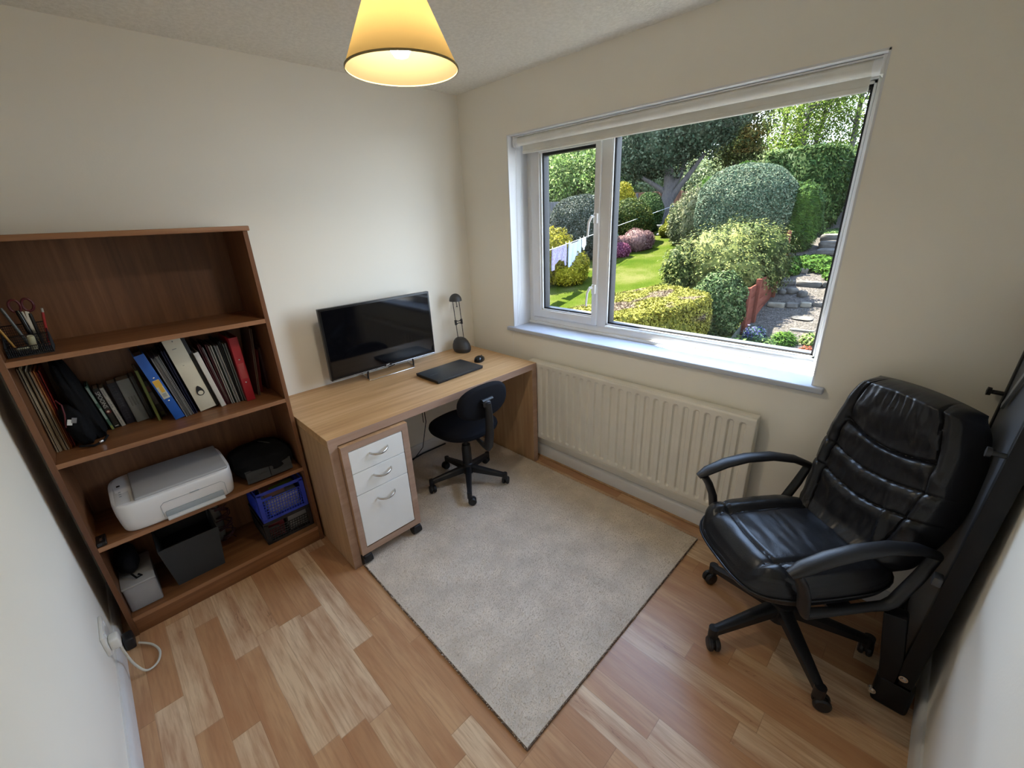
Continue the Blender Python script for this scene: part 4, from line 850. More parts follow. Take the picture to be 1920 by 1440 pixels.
for k in range(4): mb.bm.faces.new((v0[k], v0[(k + 1) % 4], vb[(k + 1) % 4], vb[k]))
mb.build('woven_base', M['rug_base'], rug)
def quick_mesh(name, V, F, mat, parent=None, smooth=False):
    me = bpy.data.meshes.new(name); nv = len(V); nf, k = F.shape
    me.vertices.add(nv); me.vertices.foreach_set('co', V.astype(np.float32).ravel())
    me.loops.add(nf * k); me.loops.foreach_set('vertex_index', F.astype(np.int32).ravel())
    me.polygons.add(nf); me.polygons.foreach_set('loop_start', np.arange(nf, dtype=np.int32) * k); me.polygons.foreach_set('loop_total', np.full(nf, k, dtype=np.int32))
    if smooth: me.polygons.foreach_set('use_smooth', np.ones(nf, dtype=bool))
    me.update(calc_edges=True); me.validate()
    me.materials.append(mat); o = bpy.data.objects.new(name, me); COL.objects.link(o)
    if parent: o.parent = parent
    return o
rg = np.random.default_rng(3); N = 150000
u = rg.random(N); v = rg.random(N)
P0 = np.array(RC); px = (P0[0][None] * (1 - u)[:, None] + P0[1][None] * u[:, None]) * (1 - v)[:, None] + (P0[3][None] * (1 - u)[:, None] + P0[2][None] * u[:, None]) * v[:, None]
ang = rg.random(N) * 2 * PI; wd = 0.0020; ln = 0.009 + 0.004 * rg.random(N); tl_ = rg.normal(0, 0.004, (N, 2))
swirl = 0.004 * np.stack([np.sin(px[:, 0] * 7 + 3 * px[:, 1]), np.cos(px[:, 1] * 6)], 1)
b0 = np.concatenate([px - wd * np.stack([np.cos(ang), np.sin(ang)], 1), np.full((N, 1), 0.006)], 1)
b1 = np.concatenate([px + wd * np.stack([np.cos(ang), np.sin(ang)], 1), np.full((N, 1), 0.006)], 1)
tp = np.concatenate([px + tl_ + swirl, (0.006 + ln)[:, None]], 1)
V = np.stack([b0, b1, tp], 1).reshape(-1, 3); F = np.arange(3 * N).reshape(-1, 3)
o = quick_mesh('pile', V, F, M['rug'], rug); o['kind'] = 'stuff'

# ------------------------------------------------------------------ castor chair base (shared by both chairs)
def star_base(t, R_, zc, angs, m, wheel_r, leg_w, hub_r, z_in, z_out):
    for a in angs:
        d = Vector((math.cos(a), math.sin(a), 0)); n = Vector((-d.y, d.x, 0))
        mb = MB(); secs = []
        for f in (0.0, 0.35, 0.7, 1.0):
            p = d * (hub_r * 0.6 + (R_ - hub_r * 0.6) * f) + Vector((0, 0, z_in + (z_out - z_in) * f)); wv = leg_w * (1 - 0.38 * f); hv = 0.030 * (1 - 0.42 * f)
            secs.append([mb.bm.verts.new(p + n * sx * wv * k + Vector((0, 0, sz * hv))) for sx, sz, k in ((-1, -0.9, 1), (1, -0.9, 1), (1, 0.3, 1), (0.55, 0.62, 1), (-0.55, 0.62, 1), (-1, 0.3, 1))])
        for A_, B_ in zip(secs, secs[1:]):
            for k in range(6): mb.bm.faces.new((A_[k], A_[(k + 1) % 6], B_[(k + 1) % 6], B_[k]))
        mb.bm.faces.new(secs[0][::-1]); mb.bm.faces.new(secs[-1])
        pe = d * R_
        mb.cyl(pe + Vector((0, 0, 2 * wheel_r - 0.004)), pe + Vector((0, 0, z_out + 0.012)), leg_w * 0.72, seg=14)
        lg = mb.build('leg', m, t)
        ca = a + 0.9 + 0.7 * math.sin(a * 5); cd = Vector((math.cos(ca), math.sin(ca), 0)); cn = Vector((-cd.y, cd.x, 0)); wc = pe + cd * 0.014 + Vector((0, 0, wheel_r + zc))
        mb = MB()
        for s2 in (-1, 1):
            mb.lathe([(0, 0.0), (wheel_r * 0.86, 0.0), (wheel_r, 0.004), (wheel_r, 0.012), (wheel_r * 0.8, 0.018), (0, 0.019)], wc + cn * s2 * 0.004, 24, axis=cn * s2)
        mb.lathe([(0, -0.004), (wheel_r * 0.55, -0.004), (wheel_r * 0.55, 0.004), (0, 0.004)], wc, 16, axis=cn)
        mb.tube([wc + Vector((0, 0, wheel_r * 0.2)), pe + Vector((0, 0, 2 * wheel_r + zc + 0.004))], [0.008, 0.011], 10)
        mb.build('castor', m, lg)

# ------------------------------------------------------------------ small typist chair at the desk
TC = Vector((-0.592, -0.560, 0.012))
t = thing('typist_chair', 'small black armless typist chair pushed up to the desk', 'office chair', TC)
star_base(t, 0.245, 0.0, [math.radians(x) for x in (158, 232, 304, 18, 88)], M['black_plastic'], 0.025, 0.021, 0.035, 0.115, 0.075)
mb = MB(); mb.lathe([(0, 0.075), (0.034, 0.075), (0.038, 0.10), (0.036, 0.145), (0.030, 0.15), (0.030, 0.25), (0.026, 0.28), (0, 0.28)], (0, 0, 0), 28); mb.build('column_cover', M['black_plastic'], t)
mb = MB(); mb.cyl((0, 0, 0.27), (0, 0, 0.385), 0.014); mb.build('gas_lift', M['black_plastic'], t)
rs = Quaternion((0, 0, 1), math.radians(4))
def padf(hx_, hy_, th_, cx_, cy_, z_, p=2.6, crown=0.010, q=rs):
    def f(u, v):
        a = 2 * PI * u; c_, s_ = math.cos(a), math.sin(a); r = (abs(c_) ** p + abs(s_) ** p) ** (-1 / p)
        pr = [(0.0, 0), (0.6, 0.0), (0.90, 0.06), (0.98, 0.25), (1.0, 0.5), (0.98, 0.78), (0.90, 0.95), (0.6, 1.0), (0.0, 1.0)]
        k = v * (len(pr) - 1); i = min(int(k), len(pr) - 2); fr_ = k - i; rr = pr[i][0] * (1 - fr_) + pr[i + 1][0] * fr_; zz = pr[i][1] * (1 - fr_) + pr[i + 1][1] * fr_
        P = Vector((hx_ * c_ * r * rr, hy_ * s_ * r * rr * (1 - 0.0), zz * th_ + crown * (1 - rr ** 2) * (1 if zz > 0.5 else 0)))
        return q @ P + Vector((cx_, cy_, z_))
    return f
mb = MB(); mb.grid(padf(0.200, 0.195, 0.050, -0.01, -0.005, 0.400), 56, 32, closed_u=True); mb.build('seat', M['black_fabric'], t, smooth=True)
mb = MB(); mb.bx(-0.08, 0.08, -0.10, 0.08, 0.375, 0.402, 0.008); mb.build('seat_plate', M['black_plastic'], t)
def bkf(u, v):  # rounded back, facing +y, thin
    P = padf(0.176, 0.098, 0.045, 0, 0, 0, 2.5, 0.004, Quaternion())(u, v)
    x, z, y = P.x, P.y, P.z
    return Vector((x - 0.048, -0.245 - y + 0.35 * x * x * 1.6 + 0.10 * z * -0.25, 0.672 + z))
mb = MB(); mb.grid(bkf, 64, 32, closed_u=True); mb.build('backrest', M['black_fabric'], t, smooth=True)
mb = MB(); mb.tube([(-0.095, -0.300, 0.690), (-0.02, -0.300, 0.690)], [(0.015, 0.012), (0.015, 0.012)], 12)
mb.tube([(-0.066, -0.292, 0.690), (-0.068, -0.314, 0.680), (-0.068, -0.314, 0.66)], [(0.026, 0.012)] * 3, 10)
mb.build('back_knob', M['black_plastic'], t)
mb = MB(); br = [(-0.066, -0.314, 0.680), (-0.066, -0.320, 0.60), (-0.065, -0.316, 0.50), (-0.062, -0.298, 0.42), (-0.055, -0.268, 0.385), (-0.035, -0.21, 0.372), (0, -0.10, 0.372), (0, 0.0, 0.378)]
mb.tube(br, [(0.027, 0.014), (0.029, 0.015), (0.031, 0.016), (0.033, 0.017), (0.032, 0.016), (0.028, 0.013), (0.024, 0.010), (0.022, 0.010)], 12); mb.build('back_bracket', M['black_plastic'], t, smooth=True)
mb = MB(); mb.tube([(0, -0.01, 0.385), (0.10, -0.04, 0.385), (0.15, -0.06, 0.38)], 0.005, 8); mb.build('height_lever', M['black_plastic'], t)

# ------------------------------------------------------------------ leather office chair
HB = Vector((-0.420, -2.317, 0.0)); FA = math.radians(141)
t = thing('leather_chair', 'large black leather office chair with arms in the corner', 'office chair', HB, rz=FA)
# local frame: +x forward (sitter faces +x), +y sitter's left
inv = lambda deg: math.radians(deg) - FA
star_base(t, 0.295, 0.0, [inv(x) for x in (75, 147, 219, 291, 3)], M['black_plastic'], 0.028, 0.026, 0.045, 0.135, 0.085)
mb = MB(); mb.lathe([(0, 0.07), (0.042, 0.07), (0.048, 0.10), (0.045, 0.16), (0.034, 0.165), (0.032, 0.27), (0.028, 0.30), (0, 0.30)], (0, 0, 0), 28); mb.build('column_cover', M['black_plastic'], t)
mb = MB(); mb.cyl((0, 0, 0.29), (0, 0, 0.365), 0.016); mb.build('gas_lift', M['steel'], t)
mb = MB(); mb.bx(-0.10, 0.13, -0.07, 0.07, 0.35, 0.385, 0.008); mb.bx(-0.12, 0.16, -0.19, 0.19, 0.385, 0.392, 0.002); mb.build('tilt_mechanism', M['black_plastic'], t)
mb = MB(); mb.tube([(0.02, -0.05, 0.365), (0.03, -0.20, 0.36), (0.03, -0.235, 0.365)], 0.005, 8); mb.build('tilt_lever', M['black_plastic'], t)
def ss(e0, e1, x): x = max(0, min(1, (x - e0) / (e1 - e0))); return x * x * (3 - 2 * x)
def groove(x, c, w): return math.exp(-((x - c) / w) ** 2)
# seat cushion: x from -0.24 to 0.31, y +-0.25
def seatf(u, v):
    a = 2 * PI * u; c_, s_ = math.cos(a), math.sin(a); p = 3.4; r = (abs(c_) ** p + abs(s_) ** p) ** (-1 / p)
    pr = [(0.0, 0.0), (0.5, 0.0), (0.80, 0.02), (0.93, 0.12), (0.99, 0.30), (1.0, 0.48), (0.985, 0.66), (0.95, 0.80), (0.88, 0.92), (0.78, 0.98), (0.62, 1.0), (0.45, 1.0), (0.3, 1.0), (0.15, 1.0), (0.0, 1.0)]
    k = v * (len(pr) - 1); i = min(int(k), len(pr) - 2); fr_ = k - i; rr = pr[i][0] * (1 - fr_) + pr[i + 1][0] * fr_; zz = pr[i][1] * (1 - fr_) + pr[i + 1][1] * fr_
    x = 0.035 + 0.275 * c_ * r * rr; y = 0.238 * s_ * r * rr
    z = 0.385 + 0.112 * zz
    if zz > 0.7:
        z += 0.014 * (1 - (y / 0.24) ** 2)
        z += 0.020 * ss(0.12, 0.17, abs(y)) * (1 - ss(0.20, 0.24, abs(y)))           # side bolsters
        z -= 0.010 * groove(abs(y), 0.135, 0.008) * (1 if x < 0.19 else ss(0.30, 0.19, x))
        z -= 0.009 * groove(x, 0.185 + 0.02 * math.cos(y * 9), 0.007)                   # front roll seam
        z += 0.012 * groove(x, 0.245, 0.045)
        z -= 0.020 * ss(0.24, 0.32, x)
        z += 0.0035 * mnoise.noise(Vector((x * 12, y * 14, 1.0))) + 0.0012 * mnoise.noise(Vector((x * 40, y * 12, 4.0)))
        z -= 0.018 * ss(-0.02, -0.20, x)
    z -= 0.030 * ss(0.20, 0.32, x) * zz
    z += 0.012 * groove(x, 0.305, 0.03) * 0
    return Vector((x, y, z))
mb = MB(); mb.grid(seatf, 160, 120, closed_u=True); st_ = mb.build('seat', M['leather'], t, smooth=True)
mb = MB(); pp = []
for k in range(61):
    a = 2 * PI * k / 60; c_, s_ = math.cos(a), math.sin(a); p = 3.4; r = (abs(c_) ** p + abs(s_) ** p) ** (-1 / p); x = 0.035 + 0.278 * c_ * r; pp.append((x, 0.241 * s_ * r, 0.385 + 0.056 - 0.030 * ss(0.20, 0.32, x) * 0.5))
mb.tube(pp, 0.0035, 6, caps=False); mb.build('piping', M['leather'], st_, smooth=True)
# backrest surface: s in [-1,1] across, tt in [0,1] up
def back_pt(s, tt, off):
    # spine curve in x,z
    z = 0.455 + 0.590 * tt
    x = -0.185 - 0.135 * tt - 0.020 * math.sin(PI * tt) + 0.030 * ss(0.12, 0.0, tt)
    wv = 0.205 + 0.045 * math.sin(PI * min(1, tt * 1.05)) - 0.010 * ss(0.75, 1.0, tt)
    corner = 1 - 0.10 * ss(0.86, 1.0, tt) ** 2 - 0.12 * ss(0.10, 0.0, tt)
    nx, nz = math.cos(0.24), math.sin(0.24)
    return Vector((x + off * nx, s * wv * corner, z + off * nz - 0.016 * (s * s) * ss(0.8, 1.0, tt)))
def backfront(s, tt):
    a = abs(s); e = 1 - a ** 6
    d = 0.050 + 0.010 * (1 - s * s)
    d += 0.030 * ss(0.62, 0.78, a) * (1 - ss(0.86, 1.0, a)) * ss(0.0, 0.1, tt)
    d += 0.020 * ss(0.68, 0.80, tt) * (1 - ss(0.62, 0.74, a))                    # head pillow
    curve = 0.67 - 0.05 * math.cos(s * 2.4)
    d -= 0.016 * groove(tt, curve, 0.010) * (1 - ss(0.62, 0.72, a))
    d -= 0.014 * groove(a, 0.62 + 0.06 * math.sin(tt * 3), 0.016) * ss(0.0, 0.08, tt)
    for c0, amp in ((0.50, 0.007), (0.34, 0.008)):
        cc = c0 - 0.045 * math.cos(s * 2.2) + 0.01 * s
        d -= amp * groove(tt, cc, 0.008)
        d += 0.0045 * groove(tt, cc - 0.045, 0.030)
    d += 0.007 * groove(tt, 0.60, 0.04)
    # gathered pleats under the top edge
    d += 0.0028 * math.sin(s * 48 + 2 * math.sin(s * 7)) * groove(tt, 0.88, 0.045) * (1 - ss(0.30, 0.52, a))
    d += 0.005 * mnoise.noise(Vector((s * 4.5, tt * 9, 2.0))) + 0.003 * mnoise.noise(Vector((s * 14, tt * 12, 7.0)))
    # loose fold low on the sitter's left
    q = (s - 0.50) * 0.8 + (tt - 0.24) * 0.55; d += 0.014 * math.exp(-(q / 0.035) ** 2) * math.exp(-((tt - 0.24) / 0.12) ** 2)
    fall = (1 - a ** 5) ** 0.5 if a < 1 else 0; ft = min(1, (tt / 0.05)) ** 0.5 * min(1, ((1 - tt) / 0.055)) ** 0.5
    return -0.02 + (d + 0.02) * fall * ft
def bf(u, v): s = 2 * u - 1; s = math.copysign(abs(math.sin(s * PI / 2)) ** 1.0, s); return back_pt(s, v, backfront(s, v))
def bb(u, v):
    s = math.sin((2 * u - 1) * PI / 2); a = abs(s); fall = (1 - a ** 4) ** 0.5; ft = min(1, v / 0.06) ** 0.5 * min(1, (1 - v) / 0.06) ** 0.5
    return back_pt(s, v, -0.02 - 0.016 * fall * ft)
mb = MB(); mb.grid(bf, 130, 170); mb.grid(bb, 60, 60); mb.build('backrest', M['leather'], t, smooth=True)
mb = MB(); mb.tube([(-0.08, 0, 0.37), (-0.20, 0, 0.375), (-0.255, 0, 0.42), (-0.275, 0, 0.52), (-0.31, 0, 0.62)], [(0.035, 0.008)] * 5, 12); mb.build('back_support', M['black_plastic'], t)
# arms: D shaped loops
for sg in (-1, 1):
    y = sg * 0.262
    mb = MB()
    pad = [(-0.225, 0.600), (-0.15, 0.636), (-0.05, 0.658), (0.06, 0.660), (0.15, 0.645), (0.225, 0.618), (0.262, 0.596)]
    mb.tube([(x, y + sg * 0.006 * math.sin((x + .2) * 6), z) for x, z in pad], [(0.018, 0.014), (0.024, 0.016), (0.027, 0.017), (0.028, 0.017), (0.028, 0.017), (0.026, 0.015), (0.016, 0.010)], 16)
    ap = mb.build('armrest', M['black_plastic'], t, smooth=True)
    mb = MB(); mb.tube([(0.240, y, 0.600), (0.215, y, 0.560), (0.190, y - sg * 0.002, 0.50), (0.180, y - sg * 0.004, 0.440), (0.168, y - sg * 0.008, 0.412), (0.06, y - sg * 0.010, 0.402), (-0.06, y - sg * 0.010, 0.402), (-0.112, y - sg * 0.006, 0.404), (-0.135, y - sg * 0.002, 0.422), (-0.19, y, 0.52), (-0.225, y, 0.600)],
        [(0.022, 0.014), (0.024, 0.015), (0.024, 0.015), (0.023, 0.015), (0.020, 0.014), (0.016, 0.012), (0.016, 0.012), (0.018, 0.013), (0.020, 0.013), (0.020, 0.013), (0.017, 0.012)], 14)
    mb.bx(-0.02, 0.06, min(y - sg * 0.01, y - sg * 0.10), max(y - sg * 0.01, y - sg * 0.10), 0.388, 0.398)
    mb.build('arm_frame', M['black_plastic'], t, smooth=True)

# ------------------------------------------------------------------ folded games table leaning on the wall
t = thing('folded_table', 'black framed folding table folded upright behind the leather chair', 'folding table', (-0.26, -2.66, 0))
def slabm(yb, zb, yt, zt):   # frame for a leaning panel: origin at bottom front, local y up the face, z = thickness towards wall
    d = Vector((0, yt - yb, zt - zb)).normalized(); n = Vector((0, -d.z, d.y)); return Vector((0, yb, zb)), d, n
def panel(yb, zb, yt, zt, L_, th, x0, x1, back):
    o, d, n = slabm(yb, zb, yt, zt); M4 = Matrix(((1, 0, 0, 0), (0, d.y, n.y, o.y), (0, d.z, n.z, o.z), (0, 0, 0, 1)))
    nrm = th if back else -th
    mb = MB()
    def lb(xa, xb, ya, yb_, za, zb_, bev=0.002):
        mb.box(Vector((0, 0, 0)), (1, 1, 1)) if False else None
        c = M4 @ Vector(((xa + xb) / 2, (ya + yb_) / 2, (za + zb_) / 2)); mb.box(c, (xb - xa, yb_ - ya, abs(zb_ - za)), M4.to_3x3().to_quaternion(), bev)
    w_ = 0.030; a, b = (0, th) if back else (-th, 0)
    lb(x0, x0 + w_, 0, L_, a, b); lb(x1 - w_, x1, 0, L_, a, b); lb(x0, x1, 0, w_, a, b); lb(x0, x1, L_ - w_, L_, a, b)
    fr_ = mb.build('frame', M['table_black'], t)
    mb = MB(); f0 = (a + b) / 2; 
    c = M4 @ Vector(((x0 + x1) / 2, L_ / 2, f0 - (0.012 if back else -0.012))); mb.box(c, (x1 - x0 - 0.05, L_ - 0.05, 0.012), M4.to_3x3().to_quaternion()); mb.build('board', M['table_grey'], t)
    return M4
x0, x1 = -0.235, 0.235
M4 = panel(-0.010, 0.10, -0.046, 1.15, 1.28, 0.045, x0, x1, True)
mb = MB(); mb.box((x0 + 0.026, 0.012, 0.205), (0.052, 0.060, 0.36), Quaternion((1, 0, 0), -0.16), 0.008); mb.build('folded_leg', M['table_black'], t)
def lp(M_, x, y, z): return M_ @ Vector((x, y, z))
for (x, y) in ((x1 - 0.01, 0.93), (x0 + 0.012, 0.90)):
    mb = MB(); p = lp(M4, x, y, 0); q = lp(M4, x, y, -0.030); mb.cyl(p, q, 0.007); mb.lathe([(0, -0.004), (0.013, -0.002), (0.014, 0.008), (0, 0.010)], q, 16, axis=(q - p)); mb.build('knob', M['black_plastic'], t)
mb = MB(); mb.box(lp(M4, x0 + 0.02, 0.46, -0.012), (0.035, 0.030, 0.022), M4.to_3x3().to_quaternion(), 0.003); mb.build('catch', C('grey_metal', (0.06, 0.06, 0.065), 0.4), t)
mb = MB(); mb.box(lp(M4, 0.0, 1.06, -0.004), (0.020, 0.36, 0.008), (M4.to_3x3() @ Matrix.Rotation(0.7, 3, 'Z')).to_quaternion(), 0.002); mb.build('cross_strut', C('pale_strut', (0.16, 0.165, 0.17), 0.4), t)
# hinged legs block at the foot
mb = MB(); mb.bx(x0 - 0.002, x0 + 0.05, -0.068, 0.030, 0.0, 0.125, 0.014, 3); mb.bx(x1 - 0.05, x1, -0.068, 0.030, 0.0, 0.125, 0.014, 3); mb.bx(x0, x1, -0.05, 0.02, 0.03, 0.08, 0.004); mb.build('foot', M['table_black'], t)
for p in ((x0 - 0.003, -0.028, 0.160), (x0 - 0.003, 0.030, 0.045)):
    mb = MB(); mb.cyl((p[0] + 0.01, p[1], p[2]), (p[0] - 0.002, p[1], p[2]), 0.012, seg=16); mb.lathe([(0, 0.004), (0.006, 0.003), (0.008, 0), (0.008, -0.002)], (p[0] - 0.002, p[1], p[2]), 16, axis=(-1, 0, 0)); mb.build('bolt', M['steel'], t)

# ------------------------------------------------------------------ wall socket, extension plug and flex on the left wall
t = thing('wall_socket', 'white double wall socket low on the left wall', 'socket', (LX, -0.545, 0.215))
mb = MB(); mb.bx(0, 0.012, -0.073, 0.073, -0.043, 0.043, 0.004, 2); mb.build('face_plate', M['white_plastic'], t)
for y in (-0.036, 0.036):
    mb = MB(); mb.bx(0.012, 0.016, y - 0.008, y + 0.008, 0.018, 0.036, 0.001); mb.build('switch', M['gloss_white'], t)
t = thing('extension_lead', 'white plug with cream flex looping down from the wall socket', 'plug', (LX + 0.0125, -0.580, 0.20))
mb = MB(); mb.bx(0, 0.030, -0.024, 0.024, -0.026, 0.022, 0.008, 3); mb.build('plug', M['white_plastic'], t)
mb = MB(); mb.tube(smooth([(0.020, 0, -0.022), (0.024, 0.002, -0.08), (0.034, -0.01, -0.14), (0.058, -0.03, -0.180), (0.092, -0.005, -0.192), (0.106, 0.05, -0.192), (0.088, 0.11, -0.190), (0.050, 0.155, -0.184)]), 0.0042, 10); mb.build('flex', M['cable_white'], t, smooth=True)
t = thing('power_adaptor', 'black power adaptor on the floor beside the bookcase foot', 'adaptor', (LX + 0.034, -0.395, 0))
mb = MB(); mb.bx(-0.014, 0.020, -0.032, 0.030, 0, 0.055, 0.008, 3); mb.build('case', M['black_plastic'], t)
# little brown knob on the left wall
t = tag(MB().lathe([(0, 0.024), (0.012, 0.022), (0.016, 0.014), (0.010, 0.006), (0.009, 0.0)], (LX, -1.083, 1.10), 20, axis=(1, 0, 0)).build('coat_hook', M['brass'], smooth=True), 'small round brown wooden hook fixed to the left wall', 'hook')
# ================================================================== the garden outside
gz = lambda x: -0.60 + 0.13 * (x - 1)     # lawn slope
pz = lambda x: -0.90 + 0.16 * (x - 1)     # gravel path slope
t = NT('lawn_grass'); v = t.coords(); f = t.math('ADD', t.math('MULTIPLY', t.noise(v, 45, 4, 0.7), 0.5), t.math('MULTIPLY', t.noise(v, 1.2, 3), 0.5))
t.l(t.ramp(f, [(0.36, (0.010, 0.0190, 0.0018)), (0.5, (0.019, 0.026, 0.0035)), (0.60, (0.036, 0.036, 0.012))]), t.p.inputs['Base Color']); t.p.inputs['Roughness'].default_value = 0.9; t.p.inputs['Specular IOR Level'].default_value = 0.0
t.bump(t.noise(v, 60, 4), 0.8, 0.03); M['lawn'] = t.m
t = NT('gravel'); v = t.coords(); vo = t.n('TexVoronoi'); vo.inputs['Scale'].default_value = 38; t.l(v, vo.inputs['Vector'])
t.l(t.mix(t.noise(v, 1.6, 3), t.ramp(vo.outputs['Color'], [(0.2, (0.014, 0.012, 0.011)), (0.8, (0.062, 0.053, 0.050))]), (0.026, 0.024, 0.019)), t.p.inputs['Base Color']); t.bump(vo.outputs['Distance'], 0.8, 0.02); t.p.inputs['Roughness'].default_value = 0.9; t.p.inputs['Specular IOR Level'].default_value = 0.01; M['gravel'] = t.m
t = NT('soil'); v = t.coords(); t.l(t.ramp(t.noise(v, 9, 5, .7), [(0.35, (0.006, 0.009, 0.004)), (0.6, (0.015, 0.020, 0.008))]), t.p.inputs['Base Color']); t.p.inputs['Roughness'].default_value = 1; t.bump(t.noise(v, 30, 4), 1, 0.04); M['soil'] = t.m
FENCE = [(3.2, -0.62), (4.6, -0.44), (5.70, -0.33), (7.02, -0.23), (8.6, 0.06), (10.42, 0.46), (12.4, 0.62), (16.0, 0.8)]
def fy(x):
    for (a, b), (c, d) in zip(FENCE, FENCE[1:]):
        if a <= x <= c: return b + (d - b) * (x - a) / (c - a)
    return FENCE[0][1] if x < FENCE[0][0] else FENCE[-1][1]
mb = MB(); mb.grid(lambda u, v: (lambda x: Vector((x, fy(x) + (34 - fy(x)) * v ** 1.5, gz(x) + 0.05 * mnoise.noise(Vector((x * .5, 20 * v, 0))) * min(1, x / 4))))(0.45 + 44 * u ** 1.3), 60, 50); struct('lawn', mb, M['lawn'], smooth=True)
mb = MB(); mb.grid(lambda u, v: (lambda x: Vector((x, fy(x), pz(x) - 0.05 + (gz(x) + 0.03 - pz(x) + 0.05) * v)))(0.45 + 15 * u), 60, 3); struct('soil_bank', mb, M['soil'])
mb = MB(); mb.grid(lambda u, v: (lambda x: Vector((x, fy(x) - (8 + fy(x)) * v, pz(x) + 0.03 * mnoise.noise(Vector((x * 2, v * 9, 3))))))(0.45 + 44 * u ** 1.3), 80, 40); struct('gravel_path', mb, M['gravel'], smooth=True)
mb = MB(); mb.bx(0.3, 0.47, -12, 30, -1.2, -0.55); struct('house_plinth', mb, plain('brick_base', (0.22, 0.12, 0.08), 0.9))

def sphere_dirs(n, rg): 
    d = rg.normal(size=(n, 3)); return d / np.linalg.norm(d, axis=1)[:, None]
def leaves(P, Nn, size, rg, aspect=0.5, jitter=0.9):
    n = len(P); r = rg.normal(size=(n, 3)); nn = Nn + jitter * r / np.linalg.norm(r, axis=1)[:, None]; nn /= np.linalg.norm(nn, axis=1)[:, None]
    a = np.cross(nn, rg.normal(size=(n, 3))); a /= np.linalg.norm(a, axis=1)[:, None]; b = np.cross(nn, a)
    s = size * (0.6 + 0.8 * rg.random(n))[:, None]
    V = np.stack([P - a * s, P - b * s * aspect, P + a * s, P + b * s * aspect], 1).reshape(-1, 3)
    return V, np.arange(4 * n).reshape(-1, 4)
def lumps(d, sd, amp, fr_):
    return np.array([1 + amp * mnoise.noise(Vector(q) * fr_ + Vector((sd, sd * .7, 0))) for q in d]) if amp else np.ones(len(d))
def bush(name, label, cat, blobs, n, size, mat, group=None, seed=1, amp=0.10, fr_=2.5, depth=0.14, aspect=0.5, jitter=0.9, up=0.0, core=0.86, trunk=None):
    rg = np.random.default_rng(seed); VV = []; FF = []; o_ = 0; tot = sum(b[3] * b[5] for b in blobs)
    for bi, b in enumerate(blobs):
        c = np.array(b[:3]); r = np.array(b[3:6]); p = b[6] if len(b) > 6 else 2.2; k = int(n * b[3] * b[5] / tot)
        d = sphere_dirs(k, rg); pn = (np.abs(d) ** p).sum(1) ** (-1 / p); lm = lumps(d, seed + bi, amp, fr_)
        q = d * pn[:, None] * lm[:, None] * (1 - depth * rg.random(k) ** 1.5)[:, None]
        P = c + q * r; Nn = d / r; Nn /= np.linalg.norm(Nn, axis=1)[:, None]; Nn[:, 2] += up
        V, F = leaves(P, Nn, size, rg, aspect, jitter); VV.append(V); FF.append(F + o_); o_ += len(V)
        # inner core
        nu, nv = 20, 12; th = np.linspace(0, 2 * PI, nu, endpoint=False); ph = np.linspace(-PI / 2, PI / 2, nv)
        D = np.array([(math.cos(b_) * math.cos(a_), math.cos(b_) * math.sin(a_), math.sin(b_)) for b_ in ph for a_ in th]); pn = (np.abs(D) ** p).sum(1) ** (-1 / p); lm = lumps(D, seed + bi, amp, fr_)
        V = c + D * (pn * lm * core)[:, None] * r; F = np.array([(j * nu + i, j * nu + (i + 1) % nu, (j + 1) * nu + (i + 1) % nu, (j + 1) * nu + i) for j in range(nv - 1) for i in range(nu)])
        VV.append(V); FF.append(F + o_); o_ += len(V)
    if trunk:
        root = thing(name, label, cat, trunk[0][0], group=group); L0 = np.array(trunk[0][0])
        o = quick_mesh('foliage', np.concatenate(VV) - L0, np.concatenate(FF), mat, root)
        mb = MB()
        for pts, rad in ((trunk[k], trunk[k + 1]) for k in range(0, len(trunk), 2)): mb.tube([Vector(q) - Vector(L0) for q in pts], rad, 12)
        mb.build('trunk', M['bark'], root, smooth=True); return root
    o = quick_mesh(name, np.concatenate(VV), np.concatenate(FF), mat); return tag(o, label, cat, group)
t = NT('bark'); v = t.coords((8, 8, 1.5)); t.l(t.ramp(t.noise(v, 3, 5, .7), [(0.35, (0.008, 0.006, 0.005)), (0.65, (0.030, 0.024, 0.020))]), t.p.inputs['Base Color']); t.p.inputs['Roughness'].default_value = 0.9; t.bump(t.noise(v, 4, 4), 1, 0.03); M['bark'] = t.m
